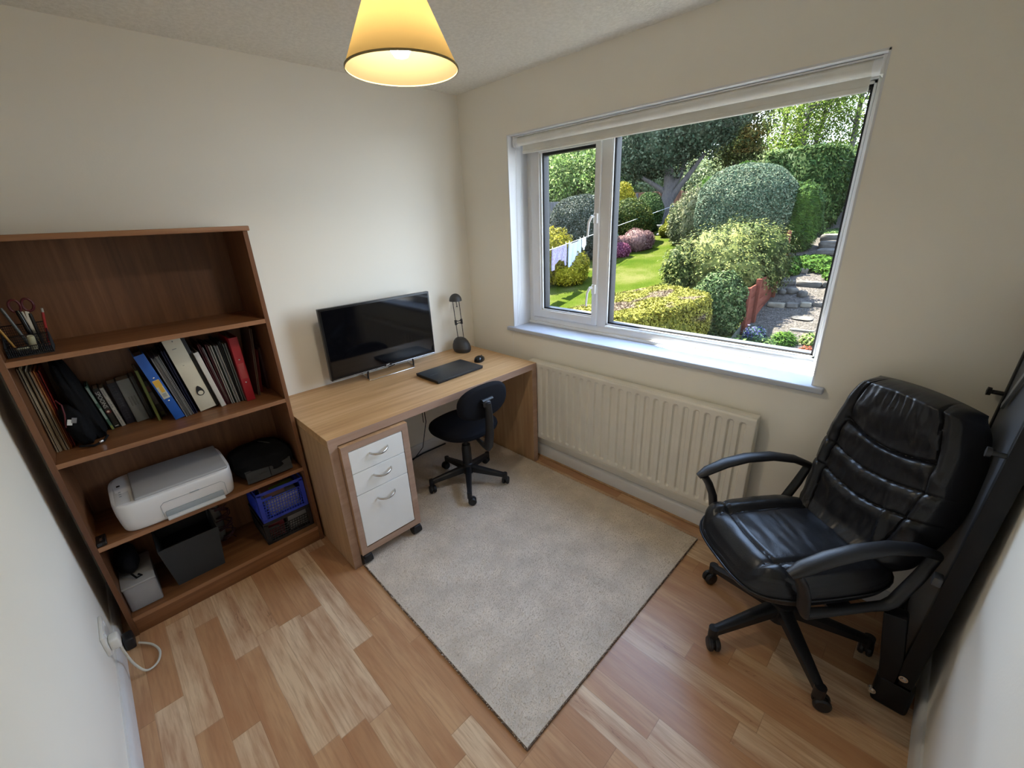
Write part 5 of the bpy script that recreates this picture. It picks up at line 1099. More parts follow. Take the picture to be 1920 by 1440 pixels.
G = {
 'gold': leafmat('golden_hedge_leaves', (0.070, 0.075, 0.012), (0.165, 0.160, 0.022), (0.30, 0.27, 0.055), 9, 0.08, (0.16, 0.11, 0.09)),
 'goldb': leafmat('golden_shrub_leaves', (0.10, 0.10, 0.008), (0.22, 0.20, 0.012), (0.36, 0.30, 0.03), 6, 0.25),
 'yew': leafmat('golden_yew_leaves', (0.012, 0.022, 0.004), (0.045, 0.066, 0.014), (0.22, 0.225, 0.065), 8, 0.1),
 'dark': leafmat('dark_green_leaves', (0.008, 0.020, 0.006), (0.020, 0.042, 0.012), (0.055, 0.085, 0.025), 6, 0.15),
 'silver': leafmat('silvery_dark_leaves', (0.012, 0.020, 0.012), (0.035, 0.048, 0.032), (0.16, 0.17, 0.145), 7, 0.1),
 'dome': leafmat('grey_green_leaves', (0.035, 0.060, 0.035), (0.075, 0.115, 0.070), (0.19, 0.215, 0.135), 8, 0.15),
 'conifer': leafmat('bright_conifer_leaves', (0.018, 0.042, 0.012), (0.042, 0.088, 0.022), (0.11, 0.19, 0.035), 7, 0.25),
 'hedge': leafmat('hedge_leaves', (0.018, 0.040, 0.012), (0.050, 0.095, 0.026), (0.14, 0.19, 0.06), 4, 0.25),
 'ivy': leafmat('ivy_leaves', (0.014, 0.040, 0.006), (0.035, 0.090, 0.012), (0.085, 0.16, 0.02), 5, 0.25),
 'pale': leafmat('pale_variegated_leaves', (0.045, 0.065, 0.022), (0.12, 0.14, 0.065), (0.28, 0.27, 0.15), 5, 0.25),
 'heather': leafmat('pink_heather', (0.085, 0.040, 0.040), (0.20, 0.105, 0.10), (0.34, 0.22, 0.19), 8, 0.1),
 'heather2': leafmat('magenta_heather', (0.055, 0.012, 0.028), (0.17, 0.045, 0.085), (0.36, 0.14, 0.20), 8, 0.1),
 'blue': leafmat('blue_green_leaves', (0.03, 0.07, 0.045), (0.06, 0.13, 0.09), (0.12, 0.2, 0.15), 8, 0.1),
 'tree': leafmat('grey_green_tree_leaves', (0.018, 0.034, 0.018), (0.045, 0.070, 0.040), (0.12, 0.145, 0.095), 3, 0.15),
 'far': leafmat('far_tree_leaves', (0.07, 0.13, 0.03), (0.16, 0.25, 0.07), (0.34, 0.42, 0.18), 1.5, 0.4),
 'birch': leafmat('birch_leaves', (0.06, 0.12, 0.012), (0.15, 0.23, 0.03), (0.33, 0.40, 0.10), 1.2, 0.4),
 'willow': leafmat('willow_leaves', (0.12, 0.18, 0.07), (0.26, 0.33, 0.15), (0.45, 0.5, 0.30), 2, 0.4),
}
E_ = lambda x, y, top, r, ry=None, p=2.2, base=None: (x, y, ((base if base is not None else gz(x)) - 0.05 + top) / 2, r, ry or r, (top - (base if base is not None else gz(x)) + 0.05) / 2, p)

# golden box hedge near the house
def hedge_poly(name, label, foot, z0, z1, n, size, mat, seed=1, depth=0.05, topf=0.5, cat='hedge', side=None):
    rg = np.random.default_rng(seed); A = np.array(foot); n_ = len(A); c = A.mean(0)
    segs = [(A[k], A[(k + 1) % n_]) for k in range(n_)]; L = np.array([np.linalg.norm(b - a) for a, b in segs]); per = L.sum()
    nt = int(n * topf); ns = n - nt; P = []; N_ = []
    # top points by fan triangles
    ar = np.array([abs(np.cross(a - c, b - c)) / 2 for a, b in segs]); tri = rg.choice(n_, nt, p=ar / ar.sum()); r1 = np.sqrt(rg.random(nt)); r2 = rg.random(nt)
    a = A[tri]; b = A[(tri + 1) % n_]; q = c * (1 - r1)[:, None] + (a * (1 - r2)[:, None] + b * r2[:, None]) * r1[:, None]
    zt = z1 + 0.02 * np.sin(q[:, 0] * 5) * np.cos(q[:, 1] * 4) - 0.06 * np.maximum(0, r1 - 0.9) / 0.1 - depth * 0.5 * rg.random(nt)
    P.append(np.concatenate([q, zt[:, None]], 1)); N_.append(np.tile([0, 0, 1.0], (nt, 1)))
    sg = rg.choice(n_, ns, p=L / per); f = rg.random(ns); a = A[sg]; b = A[(sg + 1) % n_]; q = a * (1 - f)[:, None] + b * f[:, None]; nrm = np.stack([(b - a)[:, 1], -(b - a)[:, 0]], 1); nrm /= np.linalg.norm(nrm, axis=1)[:, None]
    s_ = np.sign(((q - c) * nrm).sum(1)); nrm *= s_[:, None]; zz = z0 + (z1 - z0) * rg.random(ns); q = q - nrm * (depth * rg.random(ns))[:, None] + nrm * (0.03 * np.sin(zz * 9 + q[:, 0] * 5))[:, None]
    P.append(np.concatenate([q, zz[:, None]], 1)); N_.append(np.concatenate([nrm, np.full((ns, 1), 0.2)], 1))
    V, F = leaves(np.concatenate(P), np.concatenate(N_), size, rg, 0.45, 0.8)
    B = c + (A - c) * 0.92; k = len(V); V2 = np.concatenate([np.concatenate([B, np.full((n_, 1), z0)], 1), np.concatenate([B, np.full((n_, 1), z1 - 0.05)], 1), [[c[0], c[1], z1 - 0.05]]]); F2 = [(k + i, k + (i + 1) % n_, k + n_ + (i + 1) % n_, k + n_ + i) for i in range(n_)] + [(k + n_ + i, k + n_ + (i + 1) % n_, k + 2 * n_, k + 2 * n_) for i in range(0)]
    F2 += [(k + n_ + i, k + n_ + (i + 1) % n_, k + n_ + (i + 2) % n_, k + 2 * n_) for i in range(0, n_ - 1, 2)]
    return tag(quick_mesh(name, np.concatenate([V, V2]), np.concatenate([F, np.array(F2)]), mat), label, cat)
HEDGE_FOOT = [(1.30, 0.35), (1.52, -0.12), (1.95, -0.32), (2.45, -0.42), (3.02, -0.46), (3.46, -0.48), (3.70, -0.36), (3.86, -0.10), (4.07, 0.36), (3.92, 0.52), (3.60, 0.58), (3.02, 0.62), (2.30, 0.45), (1.9, 0.55)]
hedge_poly('clipped_hedge', 'flat topped golden clipped hedge just outside the window', HEDGE_FOOT, -0.5, 0.62, 95000, 0.022, G['gold'], 4, topf=0.4)
bush('upright_shrub', 'upright dark green shrub standing right of the golden hedge', 'shrub', [E_(4.57, -0.17, 0.78, 0.36, 0.36, 2.1), E_(4.52, 0.0, 0.58, 0.34, 0.34, 2.2)], 17000, 0.026, leafmat('upright_shrub_leaves', (0.010, 0.026, 0.006), (0.035, 0.068, 0.018), (0.16, 0.20, 0.08), 11, 0.1), seed=2, amp=0.16, fr_=3, up=0.4)
bush('spreading_yew', 'broad golden green yew growing over the red fence', 'shrub', [E_(6.35, 0.50, 1.30, 0.66, 0.74, 2.4), E_(6.85, 0.06, 1.34, 0.62, 0.50, 2.4), E_(6.20, 1.02, 1.06, 0.58, 0.42, 2.4), E_(6.1, 0.12, 1.02, 0.50, 0.42, 2.3), E_(7.1, 0.55, 1.40, 0.6, 0.6, 2.3)], 52000, 0.026, G['yew'], seed=3, amp=0.42, fr_=6.0, depth=0.25, up=0.7, jitter=0.6, aspect=0.4)
bush('clipped_dome', 'huge grey green clipped dome shrub in the middle of the garden', 'shrub', [E_(10.25, 1.48, 2.60, 1.12, 1.14, 2.4)], 42000, 0.030, G['dome'], seed=5, amp=0.05, depth=0.05)
bush('columnar_conifer', 'bright green rounded conifer beside the stone path', 'conifer', [(10.45, 0.36, 1.33, 0.50, 0.50, 0.80, 2.5)], 17000, 0.036, G['conifer'], seed=6, amp=0.10, fr_=4, aspect=0.22, up=1.6, jitter=0.6, depth=0.10)
hedge_poly('tall_hedge', 'tall feathery green hedge at the top right of the garden', [(12.2, 1.75), (12.0, 0.4), (13.0, 0.05), (18, 0.6), (18, 2.2), (14, 2.3)], 0.7, 3.05, 36000, 0.05, G['hedge'], 7, 0.16, 0.3)
hedge_poly('tall_hedge', 'dark shaded hedge right of the tall feathery hedge', [(12.4, -0.95), (20, -0.6), (20, -3.2), (12.4, -3.6)], 0.7, 3.4, 20000, 0.05, G['ivy'], 8, 0.1, 0.3)
bush('ivy_mound', 'dark green ivy covered mound left of the clipped dome', 'shrub', [E_(12.3, 3.0, 2.50, 1.0, 0.9, 2.2), E_(12.6, 2.3, 2.85, 0.9, 0.8), E_(11.9, 3.6, 1.9, 0.6, 0.6)], 24000, 0.034, G['ivy'], seed=9, amp=0.12)
bush('variegated_shrub', 'pale variegated shrub just right of the grey tree trunk', 'shrub', [E_(10.9, 3.35, 1.95, 0.42, 0.42), E_(10.7, 3.0, 2.25, 0.38, 0.38), E_(11.1, 2.8, 1.7, 0.42, 0.42)], 11000, 0.034, G['pale'], seed=10, amp=0.25, depth=0.25, fr_=4)
bush('round_shrub', 'small round lime green shrub left of the tree trunk', 'shrub', [E_(12.93, 5.55, 2.28, 0.50, 0.50)], 7000, 0.03, G['hedge'], seed=11, amp=0.08)
bush('rounded_shrub', 'dark rounded shrub tinged gold behind the window mullion', 'shrub', [E_(10.93, 5.15, 2.02, 0.74, 0.74)], 14000, 0.032, leafmat('dark_gold_leaves', (0.012, 0.028, 0.006), (0.035, 0.058, 0.012), (0.13, 0.14, 0.03), 4, 0.2), seed=12, amp=0.10)
bush('golden_shrub', 'tall golden shrub rising behind the dark rounded shrub', 'shrub', [E_(11.6, 5.9, 2.55, 0.55, 0.55)], 8000, 0.034, G['goldb'], seed=13, amp=0.12)
bush('clipped_dome', 'dark silvery clipped dome shrub seen through the casement', 'shrub', [E_(8.79, 5.45, 2.16, 0.86, 0.86, 2.5)], 26000, 0.026, G['silver'], seed=14, amp=0.05, depth=0.05)
bush('golden_shrub', 'low golden shrub at the left edge behind the washing', 'shrub', [E_(6.25, 4.45, 1.35, 0.52, 0.52), E_(5.9, 4.55, 1.1, 0.45, 0.45), E_(6.65, 4.15, 0.85, 0.42, 0.42), E_(6.3, 4.0, 0.55, 0.45, 0.45)], 20000, 0.028, G['goldb'], seed=15, amp=0.22, depth=0.22, fr_=4, up=0.3)
bush('heather_clump', 'pale pink heather clump on the lawn edge', 'heather', [E_(9.9, 4.28, 1.18, 0.36, 0.36), E_(9.55, 4.5, 1.02, 0.28, 0.28), E_(10.2, 4.12, 1.12, 0.26, 0.26)], 9000, 0.022, G['heather'], seed=16, amp=0.15, aspect=0.3)
bush('heather_clump', 'deeper magenta heather clump left of the pale pink one', 'heather', [E_(9.05, 4.25, 0.86, 0.27, 0.27), E_(8.85, 4.45, 0.80, 0.22, 0.22)], 5000, 0.022, G['heather2'], seed=17, amp=0.15, aspect=0.3)
bush('ball_shrub', 'small blue green ball shrub above the magenta heather', 'shrub', [E_(9.45, 4.85, 1.20, 0.25, 0.25)], 4000, 0.02, G['blue'], seed=18, amp=0.04)
bush('low_mound', 'low golden green mound at the foot of the tree', 'shrub', [E_(12.15, 4.35, 1.27, 0.42, 0.30), E_(12.2, 3.9, 1.25, 0.3, 0.3)], 6000, 0.024, leafmat('mound_leaves', (0.05, 0.07, 0.008), (0.13, 0.15, 0.015), (0.25, 0.24, 0.03), 6, 0.2), seed=19)
bush('flowering_plant', 'small yellow flowering plant beside the tree trunk', 'plant', [E_(12.75, 4.62, 1.52, 0.20, 0.20)], 1500, 0.028, leafmat('yellow_flowers', (0.12, 0.16, 0.02), (0.35, 0.33, 0.03), (0.6, 0.55, 0.08), 9, 0.2), seed=20, core=0.6)
bush('grassy_clump', 'dark spiky leaved clump right of the low mound', 'plant', [E_(12.4, 3.4, 1.28, 0.32, 0.28)], 2500, 0.06, G['dark'], seed=21, aspect=0.12, up=1.5, core=0.5)
# stone ornament under the tree
t = thing('stone_ornament', 'small grey stone ornament at the foot of the tree', 'ornament', (12.39, 4.80, gz(12.39)))
mb = MB(); mb.lathe([(0, 0), (0.10, 0), (0.10, 0.04), (0.05, 0.06), (0.04, 0.22), (0.09, 0.27), (0.11, 0.32), (0.10, 0.33), (0, 0.30)], seg=20); mb.build('pedestal', plain('garden_stone', (0.13, 0.125, 0.12), 0.9, bump=.5, bscale=40), t, smooth=True)

# main tree with clipped crown
TX, TY = 14.1, 5.55
tk = [[(TX, TY, 1.0), (TX + 0.02, TY - 0.02, 1.35), (TX + 0.22, TY + 0.02, 2.0), (TX + 0.42, TY + 0.1, 2.5), (TX + 0.6, TY + 0.3, 3.6)], [0.36, 0.26, 0.23, 0.20, 0.12],
      [(TX + 0.2, TY - 0.03, 1.9), (TX + 0.42, TY - 0.30, 2.45), (TX + 0.62, TY - 0.62, 2.95), (TX + 0.9, TY - 0.9, 3.5)], [0.14, 0.10, 0.08, 0.06],
      [(TX + 0.30, TY + 0.05, 2.2), (TX + 0.1, TY + 0.50, 2.55), (TX - 0.1, TY + 0.95, 2.85)], [0.12, 0.08, 0.06],
      [(TX + 0.35, TY, 2.35), (TX + 0.75, TY - 0.15, 2.9), (TX + 1.0, TY - 0.2, 3.6)], [0.13, 0.1, 0.06]]
bush('garden_tree', 'large grey green tree with forked trunk at the lawn edge', 'tree', [(14.7, 6.2, 4.2, 1.5, 1.5, 1.45, 2.3), (15.1, 5.3, 4.6, 1.5, 1.5, 1.3, 2.2), (14.4, 7.0, 3.7, 1.1, 1.1, 1.0, 2.2), (15.5, 4.7, 5.0, 1.3, 1.2, 1.2), (14.8, 6.0, 5.8, 1.8, 2.2, 1.2)], 60000, 0.055, G['tree'], seed=22, amp=0.22, fr_=3.5, depth=0.45, trunk=tk, core=0.72)
def loose_tree(label, x, y, zb, blobs, n, size, mat, seed, trunks, cat='tree', name='tree', group=None, dens=0.7):
    rg = np.random.default_rng(seed); VV = []; root = thing(name, label, cat, (x, y, zb), group=group); L0 = np.array((x, y, zb)); tot = sum(b[3] * b[5] for b in blobs)
    for b in blobs:
        c = np.array(b[:3]); r = np.array(b[3:6]); k = int(n * b[3] * b[5] / tot)
        # clusters inside the blob volume
        nc = max(8, k // 60); cc = c + sphere_dirs(nc, rg) * (rg.random(nc) ** 0.45)[:, None] * r; ci = rg.integers(0, nc, k)
        P = cc[ci] + rg.normal(0, 1, (k, 3)) * np.array([0.20, 0.20, 0.16]) * (r.mean() / 1.3) ** 0.5; Nn = sphere_dirs(k, rg); Nn[:, 2] += 0.5; VV.append((P, Nn))
    P = np.concatenate([a for a, b in VV]); Nn = np.concatenate([b for a, b in VV]); V, F = leaves(P, Nn, size, rg, 0.55, 0.9)
    quick_mesh('foliage', V - L0, F, mat, root)
    mb = MB()
    for pts, rad in trunks: mb.tube([Vector(q) - Vector(L0) for q in pts], rad, 10)
    if trunks: mb.build('trunk', M['bark'], root, smooth=True)
    return root
def twigs(x, y, z0, z1, n, seed, spread=1.4, r=0.035):
    rnd = random.Random(seed); out = []
    for k in range(n):
        z = z0 + (z1 - z0) * rnd.random(); a = rnd.random() * 2 * PI; s = spread * rnd.uniform(0.5, 1); out.append(([(x, y, z), (x + s * .5 * math.cos(a), y + s * .5 * math.sin(a), z + s * 0.35), (x + s * math.cos(a), y + s * math.sin(a), z + s * rnd.uniform(0.5, 1.0))], [r, r * .6, r * .25]))
    return out
# woodland behind the hedge: slim trunks with loose young leaves
wood_ = [('slender leaning tree with pale trunk behind the clipped dome', 25.1, 5.05, [(25.2, 5.1, 2.4), (25.7, 5.2, 5), (26.6, 5.35, 9)], 0.13, 31),
 ('straight slim tree right of the leaning pale trunk tree', 25.6, 4.55, [(25.6, 4.55, 2.4), (26.0, 4.62, 5), (26.4, 4.7, 9)], 0.10, 32),
 ('forked slim tree above the tall feathery hedge', 23.7, 3.65, [(23.7, 3.68, 2.2), (24.2, 3.85, 4.8), (24.9, 3.98, 8.5)], 0.14, 33),
 ('right leaning slim tree above the tall feathery hedge', 23.9, 3.4, [(23.9, 3.5, 2.2), (24.6, 3.38, 4.6), (25.6, 3.3, 8)], 0.12, 34),
 ('rightmost slim tree near the window right edge', 24.0, 1.84, [(24.0, 1.84, 2.2), (24.6, 1.98, 4.6), (25.3, 2.15, 8)], 0.14, 35)]
for lab, x, y, tr, rr_, sd in wood_:
    tr_ = [(tr, [rr_, rr_ * .8, rr_ * .6])] + twigs(tr[1][0], tr[1][1], tr[1][2] - 1.2, tr[2][2] - 1.5, 12, sd)
    loose_tree(lab, x, y, gz(x), [(tr[1][0], tr[1][1], 5.0, 1.7, 1.5, 1.6), (tr[2][0], tr[2][1], 7.2, 2.2, 2.0, 1.8), (tr[0][0], tr[0][1], 3.4, 1.1, 1.1, 0.7)], 9500, 0.050, G['birch'], sd, tr_)
loose_tree('ivy clad evergreen tree left of the slim woodland trunks', 19.6, 5.1, gz(19.6), [(19.6, 5.3, 5.0, 1.2, 1.2, 2.0), (19.4, 4.9, 3.9, 1.0, 1.0, 1.0), (19.8, 5.0, 6.5, 1.4, 1.3, 1.3)], 20000, 0.06, leafmat('ivy_tree_leaves', (0.018, 0.030, 0.010), (0.055, 0.075, 0.022), (0.17, 0.18, 0.06), 2, 0.25), 41, [([(19.6, 5.1, 1.7), (19.6, 5.2, 6)], [0.22, 0.12])] + twigs(19.6, 5.1, 3, 6, 8, 5))
loose_tree('feathery pale green tree seen through the casement', 17.8, 12.3, gz(17.8), [(17.6, 12.6, 3.6, 2.6, 2.4, 1.7), (17.3, 11.0, 3.2, 1.9, 1.9, 1.4), (18.4, 14.6, 3.6, 2.4, 2.4, 1.6)], 34000, 0.07, G['far'], 42, [([(17.8, 12.3, 1.4), (17.8, 12.3, 5.5)], [0.2, 0.1])] + twigs(17.8, 12.3, 3.5, 6, 12, 6, 2.2))
loose_tree('dark bare branched tree behind the feathery pale tree', 20.5, 12.2, gz(20.5), [(20.5, 12.0, 6.2, 1.7, 1.7, 1.1), (20.2, 10.6, 5.6, 1.3, 1.3, 1.1)], 9000, 0.06, G['dark'], 43, [([(20.5, 12.2, 1.9), (20.4, 11.8, 7.5)], [0.2, 0.08])] + twigs(20.4, 11.9, 4.5, 7.5, 16, 9, 2.4, 0.05))
bush('willow_thicket', 'pale willow thicket filling the gap behind the garden tree', 'shrub', [(22.0, 10.5, 2.9, 2.2, 2.0, 1.7), (22.6, 8.0, 2.8, 1.9, 1.9, 1.9), (23.2, 6.2, 2.8, 1.7, 1.6, 1.75), (23.8, 4.8, 2.9, 1.5, 1.4, 1.3)], 45000, 0.08, G['willow'], seed=44, amp=0.3, depth=0.5, aspect=0.3, up=0.8, core=0.55)
bush('woodland_edge', 'hazy green woodland edge low behind the slim trees', 'shrub', [(30, 3.5, 3.6, 3, 3, 1.2), (30, 0.0, 3.6, 3, 3, 1.3), (29, -6, 3.8, 3, 4, 1.8), (26, -13, 3.8, 4, 5, 2.6), (30, 8.5, 4.0, 3, 3.5, 1.6), (28, 14, 4.0, 3.5, 4, 2.4), (26, 20, 4, 4, 4, 3)], 36000, 0.13, G['far'], seed=45, amp=0.3, depth=0.4, core=0.6)

# fences
red = wood('red_stained_boards', (0.038, 0.011, 0.007), (0.058, 0.017, 0.011), (0.075, 0.025, 0.017), 'x', 0.7); red.node_tree.nodes['Principled BSDF'].inputs['Specular IOR Level'].default_value = 0.02; grey_f = wood('weathered_fence', (0.018, 0.017, 0.018), (0.030, 0.028, 0.029), (0.047, 0.043, 0.043), 'z', 0.9)
brown_f = wood('brown_fence_boards', (0.058, 0.022, 0.011), (0.087, 0.034, 0.018), (0.11, 0.047, 0.025), 'z', 0.85)
def fence(label, pts, tops, bots, mat, nb=4, horizontal=True, post_up=0.03, name='fence', px=0.035):
    t = thing(name, label, 'fence', (pts[0][0], pts[0][1], bots[0]))
    O = Vector((pts[0][0], pts[0][1], bots[0]))
    for k in range(len(pts) - 1):
        a = Vector((*pts[k], 0)); b = Vector((*pts[k + 1], 0)); L_ = (b - a).length; ang = math.atan2((b - a).y, (b - a).x); zb = min(bots[k], bots[k + 1]); mid = (a + b) / 2; q = Quaternion((0, 0, 1), ang)
        ta, tb_ = tops[k]; mb = MB(); n = nb if horizontal else max(3, int(L_ / 0.12))
        for j in range(n):
            if horizontal:
                h = (ta - bots[k]) / n
                c = mid - O + Vector((0, 0, bots[k] + h * (j + 0.5))); mb.box(c, (L_, 0.022, h - 0.006), q, 0.002)
            else:
                f = (j + 0.5) / n; p = a.lerp(b, f) - O; h = ta - bots[k]; mb.box(p + Vector((0, 0, bots[k] + h / 2)), (L_ / n - 0.008, 0.02, h), q, 0.002)
        mb.build('board_panel', mat, t)
    for k, p in enumerate(pts):
        tp_ = tops[min(k, len(tops) - 1)][0] + post_up; nrm = Vector((0, -0.03, 0)); mb = MB(); mb.box(Vector((p[0], p[1], 0)) - O + nrm + Vector((0, 0, (bots[k] + tp_) / 2 - 0.05)), (0.07, 0.07, tp_ - bots[k] + 0.1), None, 0.004); mb.build('post', mat, t)
    return t
fpts = [(5.05, -0.385)] + FENCE[2:7]; fb = [pz(x) for x, y in fpts]
ftops = [(0.47,) * 2, (0.52,) * 2, (0.80,) * 2, (1.12,) * 2, (1.35,) * 2]
fence('red stained board fence holding up the lawn beside the gravel path', fpts, ftops, fb, red)
fence('dark weathered fence behind the dark clipped dome', [(11.2, 12.2), (12.13, 9.6), (13.2, 8.2), (14.4, 6.9)], [(2.12,) * 2, (2.16,) * 2, (2.3,) * 2], [0.7, 0.8, 0.9, 1.1], grey_f, horizontal=False, name='fence')
fence('red brown fence low behind the garden tree', [(15.6, 8.2), (16.27, 6.9), (16.4, 6.0), (16.8, 4.4)], [(2.42,) * 2, (2.40,) * 2, (2.35,) * 2], [1.2, 1.3, 1.35, 1.4], brown_f, horizontal=False, name='fence')

# washing line and the washing
LA, LB = Vector((3.2, 3.335, 0.747)), Vector((14.39, 5.3, 1.82)); lp_ = lambda s: Vector((5.11, 3.67, 0.93)) + s * (Vector((14.39, 5.3, 1.82)) - Vector((5.11, 3.67, 0.93)))
tag(MB().tube([LA, LB], 0.006, 6).build('washing_line', C('white_line', (0.40, 0.40, 0.40), 0.5)), 'white washing line stretched across the lawn to the tree', 'washing line')
ldir = (LB - LA).normalized(); lh = Vector((ldir.x, ldir.y, 0)).normalized(); ln_ = Vector((-lh.y, lh.x, 0))
def garment(name, label, s0, s1, outline, mat, parts=None, cat='clothing', thick=0.018, nx=24):
    """outline(u) -> list of (lo, hi) drops below the line for u in 0..1"""
    A = lp_(s0); B = lp_(s1); t = thing(name, label, cat, A, group=None); W = (B - A).length
    def build(nm, spans, m):
        mb = MB()
        for k in range(nx):
            u0, u1 = k / nx, (k + 1) / nx
            for (lo0, hi0), (lo1, hi1) in zip(spans(u0 + 1e-4), spans(u1 - 1e-4)):
                if hi0 - lo0 < 0.002 and hi1 - lo1 < 0.002: continue
                nz = 8
                for j in range(nz):
                    q = []
                    for (u, lo, hi) in ((u0, lo0, hi0), (u1, lo1, hi1)):
                        for jj in (j, j + 1):
                            z = lo + (hi - lo) * jj / nz; wv = 0.010 * math.sin(u * 17 + z * 5) * min(1, z * 6)
                            q.append((B - A) * u + ln_ * wv + Vector((0, 0, -z)))
                    for sg in (-1, 1):
                        pts = [p_ + ln_ * sg * thick / 2 for p_ in (q[0], q[2], q[3], q[1])]
                        if sg < 0: pts = pts[::-1]
                        f = mb.bm.faces.new([mb.bm.verts.new(p_) for p_ in pts]); f.smooth = True
        bmesh.ops.remove_doubles(mb.bm, verts=mb.bm.verts, dist=0.0004)
        mb.build(nm, m, t)
    build(name + '_cloth', outline, mat)
    return t
lil = C('lilac_jersey', (0.42, 0.40, 0.52), 0.9)
t_ = NT('patterned_cotton'); v_ = t_.coords(); vo = t_.n('TexVoronoi'); vo.inputs['Scale'].default_value = 28; t_.l(v_, vo.inputs['Vector']); t_.l(t_.ramp(vo.outputs['Distance'], [(0.25, (0.15, 0.075, 0.13)), (0.5, (0.20, 0.185, 0.25))]), t_.p.inputs['Base Color'])
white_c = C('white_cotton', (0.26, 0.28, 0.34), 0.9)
garment('pyjama_top', 'pink patterned child top pegged upside down on the line', 0.030, 0.100, lambda u: [(0.0, 0.46 if u < 0.16 or u > 0.86 else (0.34 - 0.06 * math.exp(-((u - .5) / .12) ** 2)))], t_.m)
garment('sleepsuit', 'pale blue grey child sleepsuit with two legs on the washing line', 0.112, 0.178, lambda u: [(0.0 if u < .2 or u > .8 else 0.03, 0.66 if u < 0.46 else (0.36 if u < 0.62 else 0.60))], white_c)
garment('sock', 'white sock pegged right of the sleepsuit', 0.184, 0.206, lambda u: [(0.0, 0.16 + 0.12 * math.sin(PI * min(1, max(0, u))))], C('white_sock', (0.36, 0.36, 0.36), 0.9), nx=10)
t_ = NT('striped_cotton'); v_ = t_.coords(); sp = t_.n('SeparateXYZ'); t_.l(v_, sp.inputs[0]); t_.l(t_.ramp(t_.math('FRACT', t_.math('MULTIPLY', sp.outputs['Z'], 11.0)), [(0.48, (0.02, 0.025, 0.05)), (0.52, (0.25, 0.26, 0.29))]), t_.p.inputs['Base Color'])
garment('striped_top', 'navy and white striped top at the left end of the washing', -0.060, 0.014, lambda u: [(0.0, 0.46)], t_.m)
for s, lab in ((0.012, 'peg holding the striped top'), (0.033, 'left peg of the pink patterned top'), (0.098, 'right peg of the pink patterned top'), (0.116, 'left peg of the pale sleepsuit'), (0.174, 'right peg of the pale sleepsuit'), (0.195, 'peg holding the white sock')):
    p = lp_(s); tag(MB().box(p + Vector((0, 0, 0.012)), (0.014, 0.014, 0.07), None, 0.002).build('clothes_peg', C('wooden_peg', (0.25, 0.22, 0.16), 0.7)), lab, 'peg', 'pegs on the washing line')

# stones and steps of the gravel path
stone = plain('sandstone', (0.040, 0.037, 0.033), 0.9, vary=0.25, bump=.6, bscale=30, spec=0.02); stone2 = plain('pale_stone', (0.070, 0.063, 0.050), 0.9, vary=0.2, bump=.6, bscale=30, spec=0.02)
def rock(name, label, c, s, m, rz=0.0, seed=0, p=4.0, cat='stone'):
    rnd = Vector((seed, seed * .3, 0)); mb = MB(); q = Quaternion((0, 0, 1), rz)
    def f(u, v):
        th = 2 * PI * u; ph = PI * (v - 0.5); d = Vector((math.cos(ph) * math.cos(th), math.cos(ph) * math.sin(th), math.sin(ph)))
        r = (abs(d.x) ** p + abs(d.y) ** p + abs(d.z) ** p) ** (-1 / p) * (1 + 0.10 * mnoise.noise(d * 2 + rnd)); return Vector(c) + q @ Vector((d.x * r * s[0], d.y * r * s[1], d.z * r * s[2]))
    mb.grid(f, 28, 14); o = mb.build(name, m, smooth=True); return tag(o, label, cat)
